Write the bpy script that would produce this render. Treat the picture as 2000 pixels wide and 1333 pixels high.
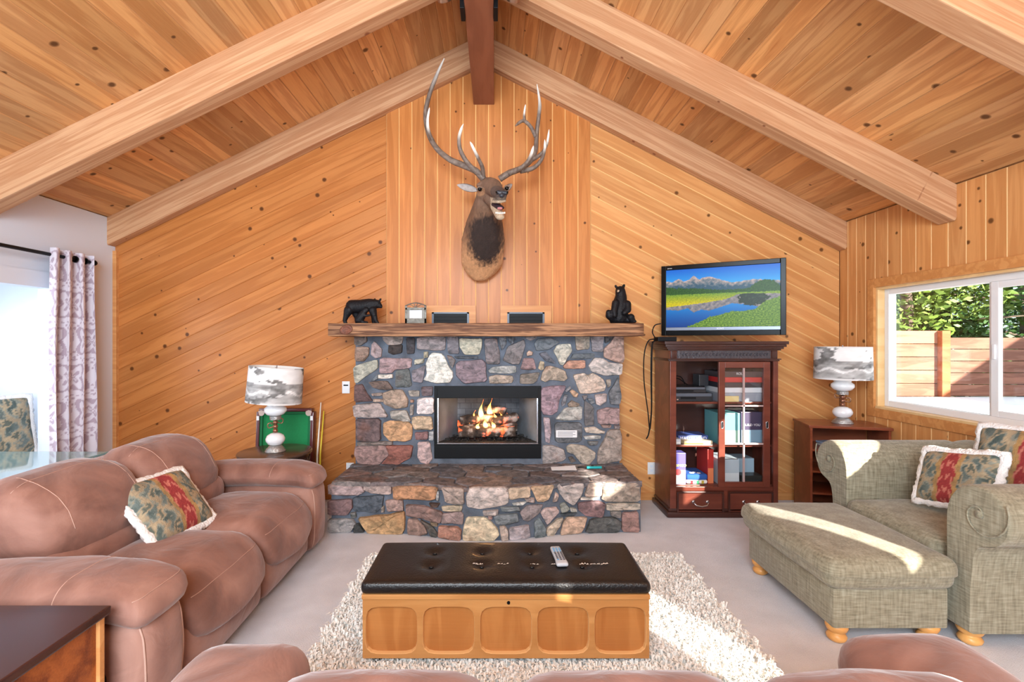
import bpy, bmesh, math, random
import numpy as np
from mathutils import Vector, Matrix, noise as mnoise, Quaternion
from mathutils.bvhtree import BVHTree

# ---------------------------------------------------------------- scene reset, camera, world, light
for o in list(bpy.data.objects):
    bpy.data.objects.remove(o, do_unlink=True)
SC = bpy.context.scene
COL = SC.collection
random.seed(7)
F, CX, CY, H = 950.0, 968.0, 667.0, 1.5       # focal length in px, vanishing point, eye height

cam_d = bpy.data.cameras.new('camera')
cam = bpy.data.objects.new('camera', cam_d); COL.objects.link(cam)
cam.location = (0, 0, H); cam.rotation_euler = (math.pi/2, 0, 0)
cam_d.sensor_width = 36; cam_d.lens = F/2000*36
cam_d.shift_x = (1000-CX)/2000; cam_d.shift_y = -(666.5-CY)/2000
cam_d.clip_start = 0.02
SC.camera = cam

def lin(c):
    c = c/255.0
    return c/12.92 if c <= 0.04045 else ((c+0.055)/1.055)**2.4
def S(r, g, b): return (lin(r), lin(g), lin(b), 1.0)

W = bpy.data.worlds.new('world'); SC.world = W; W.use_nodes = True
bg = W.node_tree.nodes['Background']
bg.inputs[0].default_value = (0.72, 0.86, 1.0, 1); bg.inputs[1].default_value = 1.6

SUN_DIR = Vector((-0.47, 0.83, -0.33)).normalized()
sd = bpy.data.lights.new('sun', 'SUN'); sd.energy = 16.0; sd.angle = 0.01; sd.color = (1, .93, .82)
sun = bpy.data.objects.new('sun', sd); COL.objects.link(sun)
sun.rotation_euler = SUN_DIR.to_track_quat('-Z', 'Y').to_euler(); sun.location = (6, -8, 6)

def area(name, loc, target, sx, sy, power, color=(1, 1, 1)):
    d = bpy.data.lights.new(name, 'AREA'); d.shape = 'RECTANGLE'; d.size = sx; d.size_y = sy
    d.energy = power; d.color = color
    o = bpy.data.objects.new(name, d); COL.objects.link(o); o.location = loc
    o.rotation_euler = (Vector(target)-Vector(loc)).to_track_quat('-Z', 'Y').to_euler()
    return o
area('room_light', (-0.5, -1.6, 2.75), (0, 4.0, 1.4), 2.4, 1.2, 165, (.80, .91, 1))  # added soft fill behind the camera, no fixture there
area('rear_door_daylight', (0, -2.8, 1.15), (0, 3.5, 2.3), 3.0, 2.0, 105, (.78, .90, 1))  # added fill standing in the unseen rear opening, aimed into the room
area('bay_window_light', (-4.2, 2.6, 1.4), (-2.5, 3.6, 1.0), 1.0, 1.2, 12, (.9, .95, 1))
SC.view_settings.view_transform = 'Standard'; SC.view_settings.look = 'None'
SC.view_settings.gamma = 1.0; SC.view_settings.use_curve_mapping = False
SC.view_settings.exposure = 0.6

# ---------------------------------------------------------------- helpers
def P(px, py, Y):
    return Vector(((px-CX)/F*Y, Y, H-(py-CY)/F*Y))

def link(o, parent=None):
    COL.objects.link(o)
    if parent is not None: o.parent = parent
    return o
def tag(o, label=None, cat=None, group=None, kind=None):
    if label: o['label'] = label
    if cat: o['category'] = cat
    if group: o['group'] = group
    if kind: o['kind'] = kind
    return o
def thing(name, label, cat, loc=(0, 0, 0), rotz=0, group=None, kind=None):
    o = bpy.data.objects.new(name, None); COL.objects.link(o)
    o.empty_display_size = .1
    o.location = loc; o.rotation_euler = (0, 0, rotz)
    return tag(o, label, cat, group, kind)

def mesh(name, verts, faces, mats, parent=None, smooth=False, loc=None, rot=None, fmat=None, colors=None):
    """one mesh object; verts local; mats one material or a list; fmat per-face material index"""
    me = bpy.data.meshes.new(name)
    me.from_pydata([tuple(v) for v in verts], [], faces)
    if not isinstance(mats, (list, tuple)): mats = [mats]
    for m in mats: me.materials.append(m)
    if fmat is not None: me.polygons.foreach_set('material_index', fmat)
    if smooth: me.polygons.foreach_set('use_smooth', [True]*len(me.polygons))
    if colors is not None:
        at = me.color_attributes.new('Col', 'FLOAT_COLOR', 'POINT')
        at.data.foreach_set('color', np.asarray(colors, dtype=np.float32).ravel())
    me.update()
    o = bpy.data.objects.new(name, me)
    if loc is not None: o.location = loc
    if rot is not None: o.rotation_euler = rot
    return link(o, parent)

class MB:
    """mesh builder that collects shapes belonging to ONE part"""
    def __init__(s): s.v = []; s.f = []; s.m = []; s.c = []
    def add(s, v, f, m=0):
        b = len(s.v); s.v += [tuple(x) for x in v]; s.f += [tuple(i+b for i in q) for q in f]; s.m += [m]*len(f)
        return s
    def box(s, x0, x1, y0, y1, z0, z1, m=0, bev=0.0):
        if bev <= 0:
            v = [(x, y, z) for z in (z0, z1) for y in (y0, y1) for x in (x0, x1)]
            return s.add(v, [(0, 2, 3, 1), (4, 5, 7, 6), (0, 1, 5, 4), (2, 6, 7, 3), (0, 4, 6, 2), (1, 3, 7, 5)], m)
        b = min(bev, (x1-x0)*.49, (y1-y0)*.49, (z1-z0)*.49)
        bm = bmesh.new(); bmesh.ops.create_cube(bm, size=1)
        bmesh.ops.scale(bm, vec=(x1-x0, y1-y0, z1-z0), verts=bm.verts)
        bmesh.ops.translate(bm, vec=((x0+x1)/2, (y0+y1)/2, (z0+z1)/2), verts=bm.verts)
        bmesh.ops.bevel(bm, geom=bm.edges[:], offset=b, segments=2, affect='EDGES', profile=.6)
        bm.verts.index_update()
        s.add([v.co[:] for v in bm.verts], [[v.index for v in f.verts] for f in bm.faces], m); bm.free()
        return s
    def tube(s, pts, rad, seg=8, m=0, cap=True):
        pts = [Vector(p) for p in pts]; n = len(pts)
        if not isinstance(rad, (list, tuple)): rad = [rad]*n
        up = None; v = []
        for i, p in enumerate(pts):
            t = (pts[min(i+1, n-1)]-pts[max(i-1, 0)]).normalized()
            if up is None:
                up = Vector((0, 0, 1)) if abs(t.z) < .9 else Vector((1, 0, 0))
            a = t.cross(up).normalized(); b = a.cross(t).normalized(); up = b
            for k in range(seg):
                an = 2*math.pi*k/seg
                v.append(p+(a*math.cos(an)+b*math.sin(an))*rad[i])
        f = []
        for i in range(n-1):
            for k in range(seg):
                k2 = (k+1) % seg
                f.append((i*seg+k, i*seg+k2, (i+1)*seg+k2, (i+1)*seg+k))
        if cap:
            f.append(tuple(range(seg-1, -1, -1))); f.append(tuple((n-1)*seg+k for k in range(seg)))
        return s.add(v, f, m)
    def lathe(s, prof, seg=24, m=0, c=(0, 0, 0), fn=None):
        v = []; f = []
        for i, (r, z) in enumerate(prof):
            for k in range(seg):
                a = 2*math.pi*k/seg
                rr = r if fn is None else fn(r, z, a)
                v.append((c[0]+rr*math.cos(a), c[1]+rr*math.sin(a), c[2]+z))
        n = len(prof)
        for i in range(n-1):
            for k in range(seg):
                k2 = (k+1) % seg
                f.append((i*seg+k, i*seg+k2, (i+1)*seg+k2, (i+1)*seg+k))
        if prof[0][0] > 1e-4: f.append(tuple(range(seg-1, -1, -1)))
        if prof[-1][0] > 1e-4: f.append(tuple((n-1)*seg+k for k in range(seg)))
        return s.add(v, f, m)
    def build(s, name, mats, parent=None, smooth=False, loc=None, rot=None, auto=False):
        o = mesh(name, s.v, s.f, mats, parent, smooth or auto, loc, rot, fmat=s.m)
        if auto: sharp_by_angle(o)
        return o

def sharp_by_angle(o, ang=0.7):
    me = o.data
    bm = bmesh.new(); bm.from_mesh(me)
    for e in bm.edges:
        if len(e.link_faces) == 2 and e.calc_face_angle(0) > ang: e.smooth = False
    bm.to_mesh(me); bm.free()

def rbox(sx, sy, sz, r, n=(6, 6, 4), k=3, deform=None, wr=0.0, ws=6.0, seed=0):
    """rounded, subdivided box (cushions) centred at origin -> verts, faces"""
    r = min(r, sx*.499, sy*.499, sz*.499)
    def ticks(s, m):
        a = [-s/2+r*(1-math.cos(math.pi/2*i/k)) for i in range(k)]
        mid = [-s/2+r+(s-2*r)*i/m for i in range(m+1)]
        return a+mid+[-x for x in reversed(a)]
    T = [ticks(sx, n[0]), ticks(sy, n[1]), ticks(sz, n[2])]
    hs = (sx/2, sy/2, sz/2)
    idx = {}; V = []; Fc = []
    def vid(p):
        key = tuple(round(c, 6) for c in p)
        if key in idx: return idx[key]
        inner = Vector([max(-(hs[i]-r), min(hs[i]-r, p[i])) for i in range(3)])
        d = Vector(p)-inner
        q = inner+d.normalized()*r if d.length > 1e-9 else Vector(p)
        if deform: q = Vector(deform(q))
        if wr:
            nn = mnoise.noise_vector(q*ws+Vector((seed*3.1, seed*1.7, seed)))
            q = q+nn*wr
        idx[key] = len(V); V.append(q); return idx[key]
    for ax in range(3):
        a, b = [(1, 2), (2, 0), (0, 1)][ax]
        for sgn in (-1, 1):
            for i in range(len(T[a])-1):
                for j in range(len(T[b])-1):
                    q = []
                    for (ii, jj) in ((i, j), (i+1, j), (i+1, j+1), (i, j+1)):
                        p = [0, 0, 0]; p[ax] = sgn*hs[ax]; p[a] = T[a][ii]; p[b] = T[b][jj]
                        q.append(vid(p))
                    if sgn < 0: q.reverse()
                    if len(set(q)) == 4: Fc.append(tuple(q))
    return V, Fc

def cushion(name, mat, parent, c, s, r, n=(6, 6, 4), puff=(0, 0, 0), wr=.004, ws=6, seed=0, deform=None, rot=None):
    """puff: bulge of x / y / z faces"""
    def df(q):
        x, y, z = q; u, v, w = x/(s[0]/2), y/(s[1]/2), z/(s[2]/2)
        cu, cv, cw = [max(0, 1-t*t) for t in (u, v, w)]
        x += puff[0]*(1 if u > 0 else -1)*abs(u)*cv*cw
        y += puff[1]*(1 if v > 0 else -1)*abs(v)*cu*cw
        z += puff[2]*(1 if w > 0 else -1)*abs(w)*cu*cv
        q = (x, y, z)
        return deform(q) if deform else q
    V, Fc = rbox(s[0], s[1], s[2], r, n, 3, df, wr, ws, seed)
    return mesh(name, V, Fc, mat, parent, True, loc=c, rot=rot)

def clip_poly(poly, a, b, c):
    """keep a*x+b*y<=c"""
    out = []
    for i in range(len(poly)):
        p, q = poly[i], poly[(i+1) % len(poly)]
        dp, dq = a*p[0]+b*p[1]-c, a*q[0]+b*q[1]-c
        if dp <= 0: out.append(p)
        if (dp < 0 < dq) or (dq < 0 < dp):
            t = dp/(dp-dq); out.append((p[0]+(q[0]-p[0])*t, p[1]+(q[1]-p[1])*t))
    return out
def parea(p):
    return .5*sum(p[i][0]*p[(i+1) % len(p)][1]-p[(i+1) % len(p)][0]*p[i][1] for i in range(len(p)))
def clip_convex(poly, region):
    if parea(region) < 0: region = region[::-1]
    for i in range(len(region)):
        p, q = region[i], region[(i+1) % len(region)]
        nx, ny = (q[1]-p[1]), -(q[0]-p[0])
        poly = clip_poly(poly, nx, ny, nx*p[0]+ny*p[1])
        if len(poly) < 3: return []
    # drop doubled points
    out = []
    for p in poly:
        if not out or math.hypot(p[0]-out[-1][0], p[1]-out[-1][1]) > 1e-4: out.append(p)
    if len(out) > 2 and math.hypot(out[0][0]-out[-1][0], out[0][1]-out[-1][1]) < 1e-4: out.pop()
    return out
def inset(poly, d):
    n = len(poly); out = []
    for i in range(n):
        p0, p1, p2 = Vector(poly[i-1]), Vector(poly[i]), Vector(poly[(i+1) % n])
        e1 = (p1-p0).normalized(); e2 = (p2-p1).normalized()
        n1 = Vector((-e1.y, e1.x)); n2 = Vector((-e2.y, e2.x))
        b = (n1+n2)
        if b.length < 1e-6: out.append((p1.x, p1.y)); continue
        b.normalize(); k = min(d/max(b.dot(n1), .3), d*2.5)
        out.append((p1.x+b.x*k, p1.y+b.y*k))
    return out
def prism(poly, t, ch):
    if parea(poly) < 0: poly = poly[::-1]
    n = len(poly); ins = inset(poly, ch)
    v = [(x, y, 0) for x, y in poly]+[(x, y, t-ch) for x, y in poly]+[(x, y, t) for x, y in ins]
    f = []; m = []
    for i in range(n):
        j = (i+1) % n
        f.append((i, j, n+j, n+i)); m.append(0)
        f.append((n+i, n+j, 2*n+j, 2*n+i)); m.append(1)
    f.append(tuple(range(2*n, 3*n))); m.append(0)
    f.append(tuple(range(n-1, -1, -1))); m.append(0)
    return v, f, m

def planks(parent, region, ang, width, O, A, B, t, mats, tint, ch=.004, cuts=None, name='plank', phase=0.0):
    """strips clipped by a convex region of the plane O + a*A + b*B; each its own object, grain along local x"""
    A, B = Vector(A), Vector(B); N = A.cross(B)
    ca, sa = math.cos(ang), math.sin(ang)
    U = (ca, sa); Vv = (-sa, ca)
    ds = [p[0]*Vv[0]+p[1]*Vv[1] for p in region]; us = [p[0]*U[0]+p[1]*U[1] for p in region]
    d = min(ds)-phase*width
    out = []
    while d < max(ds):
        segs = [(min(us)-.1, max(us)+.1)]
        for (u0, u1) in segs:
            strip = [(u0*U[0]+d*Vv[0], u0*U[1]+d*Vv[1]), (u1*U[0]+d*Vv[0], u1*U[1]+d*Vv[1]),
                     (u1*U[0]+(d+width)*Vv[0], u1*U[1]+(d+width)*Vv[1]), (u0*U[0]+(d+width)*Vv[0], u0*U[1]+(d+width)*Vv[1])]
            p = clip_convex(strip, region)
            if len(p) < 3 or abs(parea(p)) < .0015: continue
            cx = sum(q[0] for q in p)/len(p); cy = sum(q[1] for q in p)/len(p)
            loc = [((q[0]-cx)*U[0]+(q[1]-cy)*U[1], (q[0]-cx)*Vv[0]+(q[1]-cy)*Vv[1]) for q in p]
            v, f, m = prism(loc, t, ch)
            o = mesh(name, v, f, mats, parent, fmat=m)
            X3 = A*U[0]+B*U[1]; Y3 = A*Vv[0]+B*Vv[1]
            M = Matrix((X3, Y3, N)).transposed().to_4x4(); M.translation = Vector(O)+A*cx+B*cy
            o.matrix_local = M
            o.color = tint()
            out.append(o)
        d += width
    return out

def organic(name, blobs, voxel, smooth=3, parent=None, mat=None, color=None, loc=None):
    """blobs: list of chains; a chain is [(x,y,z,rx,ry,rz) or (x,y,z,r)...]; spheres swept along it and fused"""
    bm = bmesh.new()
    for ch in blobs:
        pts = [(Vector(c[:3]), Vector((c[3],)*3) if len(c) == 4 else Vector(c[3:6])) for c in ch]
        smp = []
        for i in range(len(pts)-1):
            (p, r), (q, s_) = pts[i], pts[i+1]
            st = max(2, int((q-p).length/(min(min(r), min(s_))*.45))+1)
            for k in range(st): smp.append((p.lerp(q, k/st), r.lerp(s_, k/st)))
        smp.append(pts[-1])
        for p, r in smp:
            M = Matrix.Translation(p) @ Matrix.Diagonal((r.x, r.y, r.z, 1))
            bmesh.ops.create_icosphere(bm, subdivisions=2, radius=1, matrix=M)
    me = bpy.data.meshes.new('tmp'); bm.to_mesh(me); bm.free()
    o = bpy.data.objects.new('tmp', me); COL.objects.link(o)
    md = o.modifiers.new('r', 'REMESH'); md.mode = 'VOXEL'; md.voxel_size = voxel
    md2 = o.modifiers.new('s', 'SMOOTH'); md2.factor = .5; md2.iterations = smooth
    dg = bpy.context.evaluated_depsgraph_get()
    ev = o.evaluated_get(dg)
    m2 = bpy.data.meshes.new_from_object(ev)
    bpy.data.objects.remove(o, do_unlink=True); bpy.data.meshes.remove(me)
    m2.name = name
    m2.polygons.foreach_set('use_smooth', [True]*len(m2.polygons))
    m2.materials.clear(); m2.materials.append(mat)
    if color:
        at = m2.color_attributes.new('Col', 'FLOAT_COLOR', 'POINT')
        cs = [color(v.co, v.normal) for v in m2.vertices]
        at.data.foreach_set('color', np.asarray(cs, dtype=np.float32).ravel())
    r = bpy.data.objects.new(name, m2)
    if loc is not None: r.location = loc
    return link(r, parent)

def text(name, s, size, mat, parent, loc, rot, align='CENTER', ext=.0004):
    c = bpy.data.curves.new(name, 'FONT'); c.body = s; c.size = size; c.align_x = align; c.align_y = 'CENTER'
    c.extrude = ext; c.materials.append(mat)
    tmp = bpy.data.objects.new('tmp', c); COL.objects.link(tmp)
    me = bpy.data.meshes.new_from_object(tmp.evaluated_get(bpy.context.evaluated_depsgraph_get()))
    bpy.data.objects.remove(tmp, do_unlink=True); me.name = name
    o = bpy.data.objects.new(name, me); o.location = loc; o.rotation_euler = rot
    return link(o, parent)

# ---------------------------------------------------------------- materials
MATS = {}
def new_mat(name):
    m = bpy.data.materials.new(name); m.use_nodes = True
    nt = m.node_tree; b = nt.nodes['Principled BSDF']
    MATS[name] = m
    return m, nt, b
def N(nt, t, **kw):
    n = nt.nodes.new(t)
    for k, v in kw.items(): setattr(n, k, v)
    return n
def L(nt, a, b): nt.links.new(a, b)
def ramp(nt, fac, stops, interp='LINEAR'):
    r = N(nt, 'ShaderNodeValToRGB'); r.color_ramp.interpolation = interp
    e = r.color_ramp.elements
    while len(e) < len(stops): e.new(0.5)
    for i, (p, c) in enumerate(stops): e[i].position = p; e[i].color = c
    L(nt, fac, r.inputs[0]); return r
def mixc(nt, fac, a, b, mode='MIX'):
    m = N(nt, 'ShaderNodeMix', data_type='RGBA', blend_type=mode)
    for sock, v in ((m.inputs[0], fac), (m.inputs[6], a), (m.inputs[7], b)):
        if hasattr(v, 'is_linked') or hasattr(v, 'links'): L(nt, v, sock)
        else: sock.default_value = v
    return m.outputs[2]
def plain(name, col, rough=.5, metal=0, noise=0.0, nscale=8, bump=0, bscale=60, coat=0, sheen=0, spec=.5, emis=None, estr=0, alpha=None):
    m, nt, b = new_mat(name)
    b.inputs['Base Color'].default_value = col; b.inputs['Roughness'].default_value = rough
    b.inputs['Metallic'].default_value = metal; b.inputs['Specular IOR Level'].default_value = spec
    b.inputs['Coat Weight'].default_value = coat; b.inputs['Sheen Weight'].default_value = sheen
    tc = N(nt, 'ShaderNodeTexCoord')
    if noise:
        n = N(nt, 'ShaderNodeTexNoise'); n.inputs['Scale'].default_value = nscale; n.inputs['Detail'].default_value = 4
        L(nt, tc.outputs['Object'], n.inputs['Vector'])
        d = tuple(c*(1-noise) for c in col[:3])+(1,); l = tuple(min(1, c*(1+noise)) for c in col[:3])+(1,)
        r = ramp(nt, n.outputs['Fac'], [(.3, d), (.7, l)]); L(nt, r.outputs[0], b.inputs['Base Color'])
    if bump:
        n = N(nt, 'ShaderNodeTexNoise'); n.inputs['Scale'].default_value = bscale; n.inputs['Detail'].default_value = 3
        L(nt, tc.outputs['Object'], n.inputs['Vector'])
        bp = N(nt, 'ShaderNodeBump'); bp.inputs['Strength'].default_value = bump; bp.inputs['Distance'].default_value = .01
        L(nt, n.outputs['Fac'], bp.inputs['Height']); L(nt, bp.outputs[0], b.inputs['Normal'])
    if emis: b.inputs['Emission Color'].default_value = emis; b.inputs['Emission Strength'].default_value = estr
    return m

def wood(name, light, dark, knotc=None, knots=4.0, gx=1.3, gy=16, rough=.45, coat=.15, tint=True, contrast=1.0, knot_r=.05, knot_keep=.45):
    """grain along local x; per-object random offset and tint (object colour)"""
    m, nt, b = new_mat(name)
    tc = N(nt, 'ShaderNodeTexCoord'); oi = N(nt, 'ShaderNodeObjectInfo')
    off = N(nt, 'ShaderNodeVectorMath', operation='SCALE'); off.inputs[0].default_value = (37, 53, 71)
    L(nt, oi.outputs['Random'], off.inputs['Scale'])
    add = N(nt, 'ShaderNodeVectorMath', operation='ADD'); L(nt, tc.outputs['Object'], add.inputs[0]); L(nt, off.outputs[0], add.inputs[1])
    # knots (2D cells on the face)
    vo = N(nt, 'ShaderNodeTexVoronoi', voronoi_dimensions='2D', feature='F1'); vo.inputs['Scale'].default_value = knots
    wob = N(nt, 'ShaderNodeTexNoise'); wob.inputs['Scale'].default_value = 30
    L(nt, add.outputs[0], wob.inputs['Vector'])
    L(nt, add.outputs[0], vo.inputs['Vector'])
    sep = N(nt, 'ShaderNodeSeparateColor'); L(nt, vo.outputs['Color'], sep.inputs[0])
    keep = N(nt, 'ShaderNodeMath', operation='GREATER_THAN'); L(nt, sep.outputs[0], keep.inputs[0]); keep.inputs[1].default_value = 1-knot_keep
    dn = N(nt, 'ShaderNodeMath', operation='MULTIPLY_ADD'); L(nt, wob.outputs['Fac'], dn.inputs[0]); dn.inputs[1].default_value = .03; L(nt, vo.outputs['Distance'], dn.inputs[2])
    sz = N(nt, 'ShaderNodeMath', operation='MULTIPLY_ADD'); L(nt, sep.outputs[1], sz.inputs[0]); sz.inputs[1].default_value = knot_r; sz.inputs[2].default_value = knot_r*.55
    rel = N(nt, 'ShaderNodeMath', operation='DIVIDE'); L(nt, dn.outputs[0], rel.inputs[0]); L(nt, sz.outputs[0], rel.inputs[1])
    kr = ramp(nt, rel.outputs[0], [(.55, (1, 1, 1, 1)), (.8, (.6, .6, .6, 1)), (1.0, (0, 0, 0, 1))])
    km = N(nt, 'ShaderNodeMath', operation='MULTIPLY'); L(nt, kr.outputs[0], km.inputs[0]); L(nt, keep.outputs[0], km.inputs[1])
    halo = ramp(nt, rel.outputs[0], [(.0, (1, 1, 1, 1)), (1.0, (0, 0, 0, 1))], 'EASE')
    halo.color_ramp.elements[1].position = 1.0
    # grain
    mp = N(nt, 'ShaderNodeMapping'); mp.inputs['Scale'].default_value = (gx, gy, gy); L(nt, add.outputs[0], mp.inputs['Vector'])
    g1 = N(nt, 'ShaderNodeTexNoise'); g1.inputs['Scale'].default_value = 1; g1.inputs['Detail'].default_value = 5; g1.inputs['Distortion'].default_value = .6
    L(nt, mp.outputs[0], g1.inputs['Vector'])
    wv = N(nt, 'ShaderNodeMath', operation='MULTIPLY'); L(nt, g1.outputs['Fac'], wv.inputs[0]); wv.inputs[1].default_value = 26
    sn = N(nt, 'ShaderNodeMath', operation='SINE'); L(nt, wv.outputs[0], sn.inputs[0])
    mp2 = N(nt, 'ShaderNodeMapping'); mp2.inputs['Scale'].default_value = (5, 170, 170); L(nt, add.outputs[0], mp2.inputs['Vector'])
    g2 = N(nt, 'ShaderNodeTexNoise'); g2.inputs['Scale'].default_value = 1; g2.inputs['Detail'].default_value = 2
    L(nt, mp2.outputs[0], g2.inputs['Vector'])
    s1 = N(nt, 'ShaderNodeMath', operation='MULTIPLY_ADD'); L(nt, sn.outputs[0], s1.inputs[0]); s1.inputs[1].default_value = .07*contrast; L(nt, g1.outputs['Fac'], s1.inputs[2])
    s2 = N(nt, 'ShaderNodeMath', operation='MULTIPLY_ADD'); L(nt, g2.outputs['Fac'], s2.inputs[0]); s2.inputs[1].default_value = .22*contrast; L(nt, s1.outputs[0], s2.inputs[2])
    r = ramp(nt, s2.outputs[0], [(.35, light), (.95, dark)])
    colr = r.outputs[0]
    if tint: colr = mixc(nt, 1.0, colr, oi.outputs['Color'], 'MULTIPLY')
    kc = knotc or tuple(c*.28 for c in dark[:3])+(1,)
    colr = mixc(nt, km.outputs[0], colr, kc)
    L(nt, colr, b.inputs['Base Color'])
    b.inputs['Roughness'].default_value = rough; b.inputs['Coat Weight'].default_value = coat*.6; b.inputs['Coat Roughness'].default_value = .2; b.inputs['Specular IOR Level'].default_value = .28
    bp = N(nt, 'ShaderNodeBump'); bp.inputs['Strength'].default_value = .12; bp.inputs['Distance'].default_value = .003
    L(nt, s2.outputs[0], bp.inputs['Height']); L(nt, bp.outputs[0], b.inputs['Normal'])
    return m

def vcol(name, rough=.7, bump=0, bscale=200, sheen=0, coat=0, mul=1.0, emit=0):
    """material painted by the mesh's own point colours (prints, fabrics, fur)"""
    m, nt, b = new_mat(name)
    a = N(nt, 'ShaderNodeVertexColor'); a.layer_name = 'Col'
    L(nt, a.outputs[0], b.inputs['Base Color']); b.inputs['Roughness'].default_value = rough
    b.inputs['Sheen Weight'].default_value = sheen; b.inputs['Coat Weight'].default_value = coat
    if emit: L(nt, a.outputs[0], b.inputs['Emission Color']); b.inputs['Emission Strength'].default_value = emit
    if bump:
        tc = N(nt, 'ShaderNodeTexCoord'); n = N(nt, 'ShaderNodeTexNoise'); n.inputs['Scale'].default_value = bscale
        L(nt, tc.outputs['Object'], n.inputs['Vector'])
        bp = N(nt, 'ShaderNodeBump'); bp.inputs['Strength'].default_value = bump; bp.inputs['Distance'].default_value = .01
        L(nt, n.outputs['Fac'], bp.inputs['Height']); L(nt, bp.outputs[0], b.inputs['Normal'])
    return m
def glass_mat(name, tint=(1, 1, 1, 1), refl=.08):
    m = bpy.data.materials.new(name); m.use_nodes = True; nt = m.node_tree
    nt.nodes.remove(nt.nodes['Principled BSDF'])
    t = N(nt, 'ShaderNodeBsdfTransparent'); t.inputs[0].default_value = tint
    g = N(nt, 'ShaderNodeBsdfGlossy'); g.inputs['Roughness'].default_value = .02
    lw = N(nt, 'ShaderNodeLayerWeight'); lw.inputs[0].default_value = .5
    fr = ramp(nt, lw.outputs['Facing'], [(0, (.04, .04, .04, 1)), (.6, (.07, .07, .07, 1)), (1, (.7, .7, .7, 1))])
    mx = N(nt, 'ShaderNodeMixShader'); L(nt, fr.outputs[0], mx.inputs[0]); L(nt, t.outputs[0], mx.inputs[1]); L(nt, g.outputs[0], mx.inputs[2])
    L(nt, mx.outputs[0], nt.nodes['Material Output'].inputs[0]); MATS[name] = m
    return m

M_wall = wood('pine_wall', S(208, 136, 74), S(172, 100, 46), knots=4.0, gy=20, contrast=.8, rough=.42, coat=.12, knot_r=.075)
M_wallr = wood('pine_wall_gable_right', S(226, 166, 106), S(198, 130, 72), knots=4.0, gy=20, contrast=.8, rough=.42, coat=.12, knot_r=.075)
M_rwall = wood('pine_wall_right', S(226, 165, 104), S(196, 128, 70), knots=4.6, gy=20, contrast=.8, rough=.45, coat=.1, knot_r=.08, knot_keep=.65)
M_ceil = wood('pine_ceiling', S(226, 170, 112), S(180, 116, 66), knots=4.0, gy=18, contrast=1, rough=.5, coat=.05, knot_r=.085, knot_keep=.5)
M_beam = wood('fir_beam', S(216, 172, 132), S(182, 128, 88), knots=2.4, gx=.8, gy=30, contrast=1.6, rough=.55, coat=0, knot_r=.05, knot_keep=.5, knotc=S(140,84,56))
M_trim = wood('pine_trim', S(222, 160, 98), S(190, 122, 64), knots=1, gy=20, contrast=.8, rough=.45, coat=.1, knot_keep=0)
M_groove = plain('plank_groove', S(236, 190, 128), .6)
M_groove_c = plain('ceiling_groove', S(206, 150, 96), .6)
M_ridge = wood('stained_ridge', S(150, 92, 66), S(116, 66, 46), knots=1.0, gy=9, contrast=.6, rough=.5, knot_keep=0)
M_mantel = wood('mantel_wood', S(186, 138, 100), S(92, 58, 38), knots=1.2, gx=1.6, gy=34, contrast=2.2, rough=.6, coat=0, knot_r=.09, knot_keep=.5)
M_white = plain('white_paint', S(224, 231, 242), .6)
M_whitep = plain('white_plastic', S(235, 236, 238), .4)
M_mortar = plain('mortar', S(96, 104, 116), .9, noise=.35, nscale=9, bump=.5, bscale=90)
M_black = plain('black_metal', S(13, 14, 17), .5, spec=.2)
M_blackgl = plain('gloss_black', S(8, 8, 10), .1, spec=.3)
M_chrome = plain('nickel', S(200, 200, 205), .25, metal=1)
M_brass = plain('antique_brass', S(150, 112, 88), .35, metal=.8)
M_carpet = plain('carpet', S(226, 228, 235), .95, noise=.07, nscale=5, bump=.6, bscale=260, spec=.1)
M_bear = plain('carved_black', S(22, 22, 26), .5, bump=.5, bscale=90, spec=.25)

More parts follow.
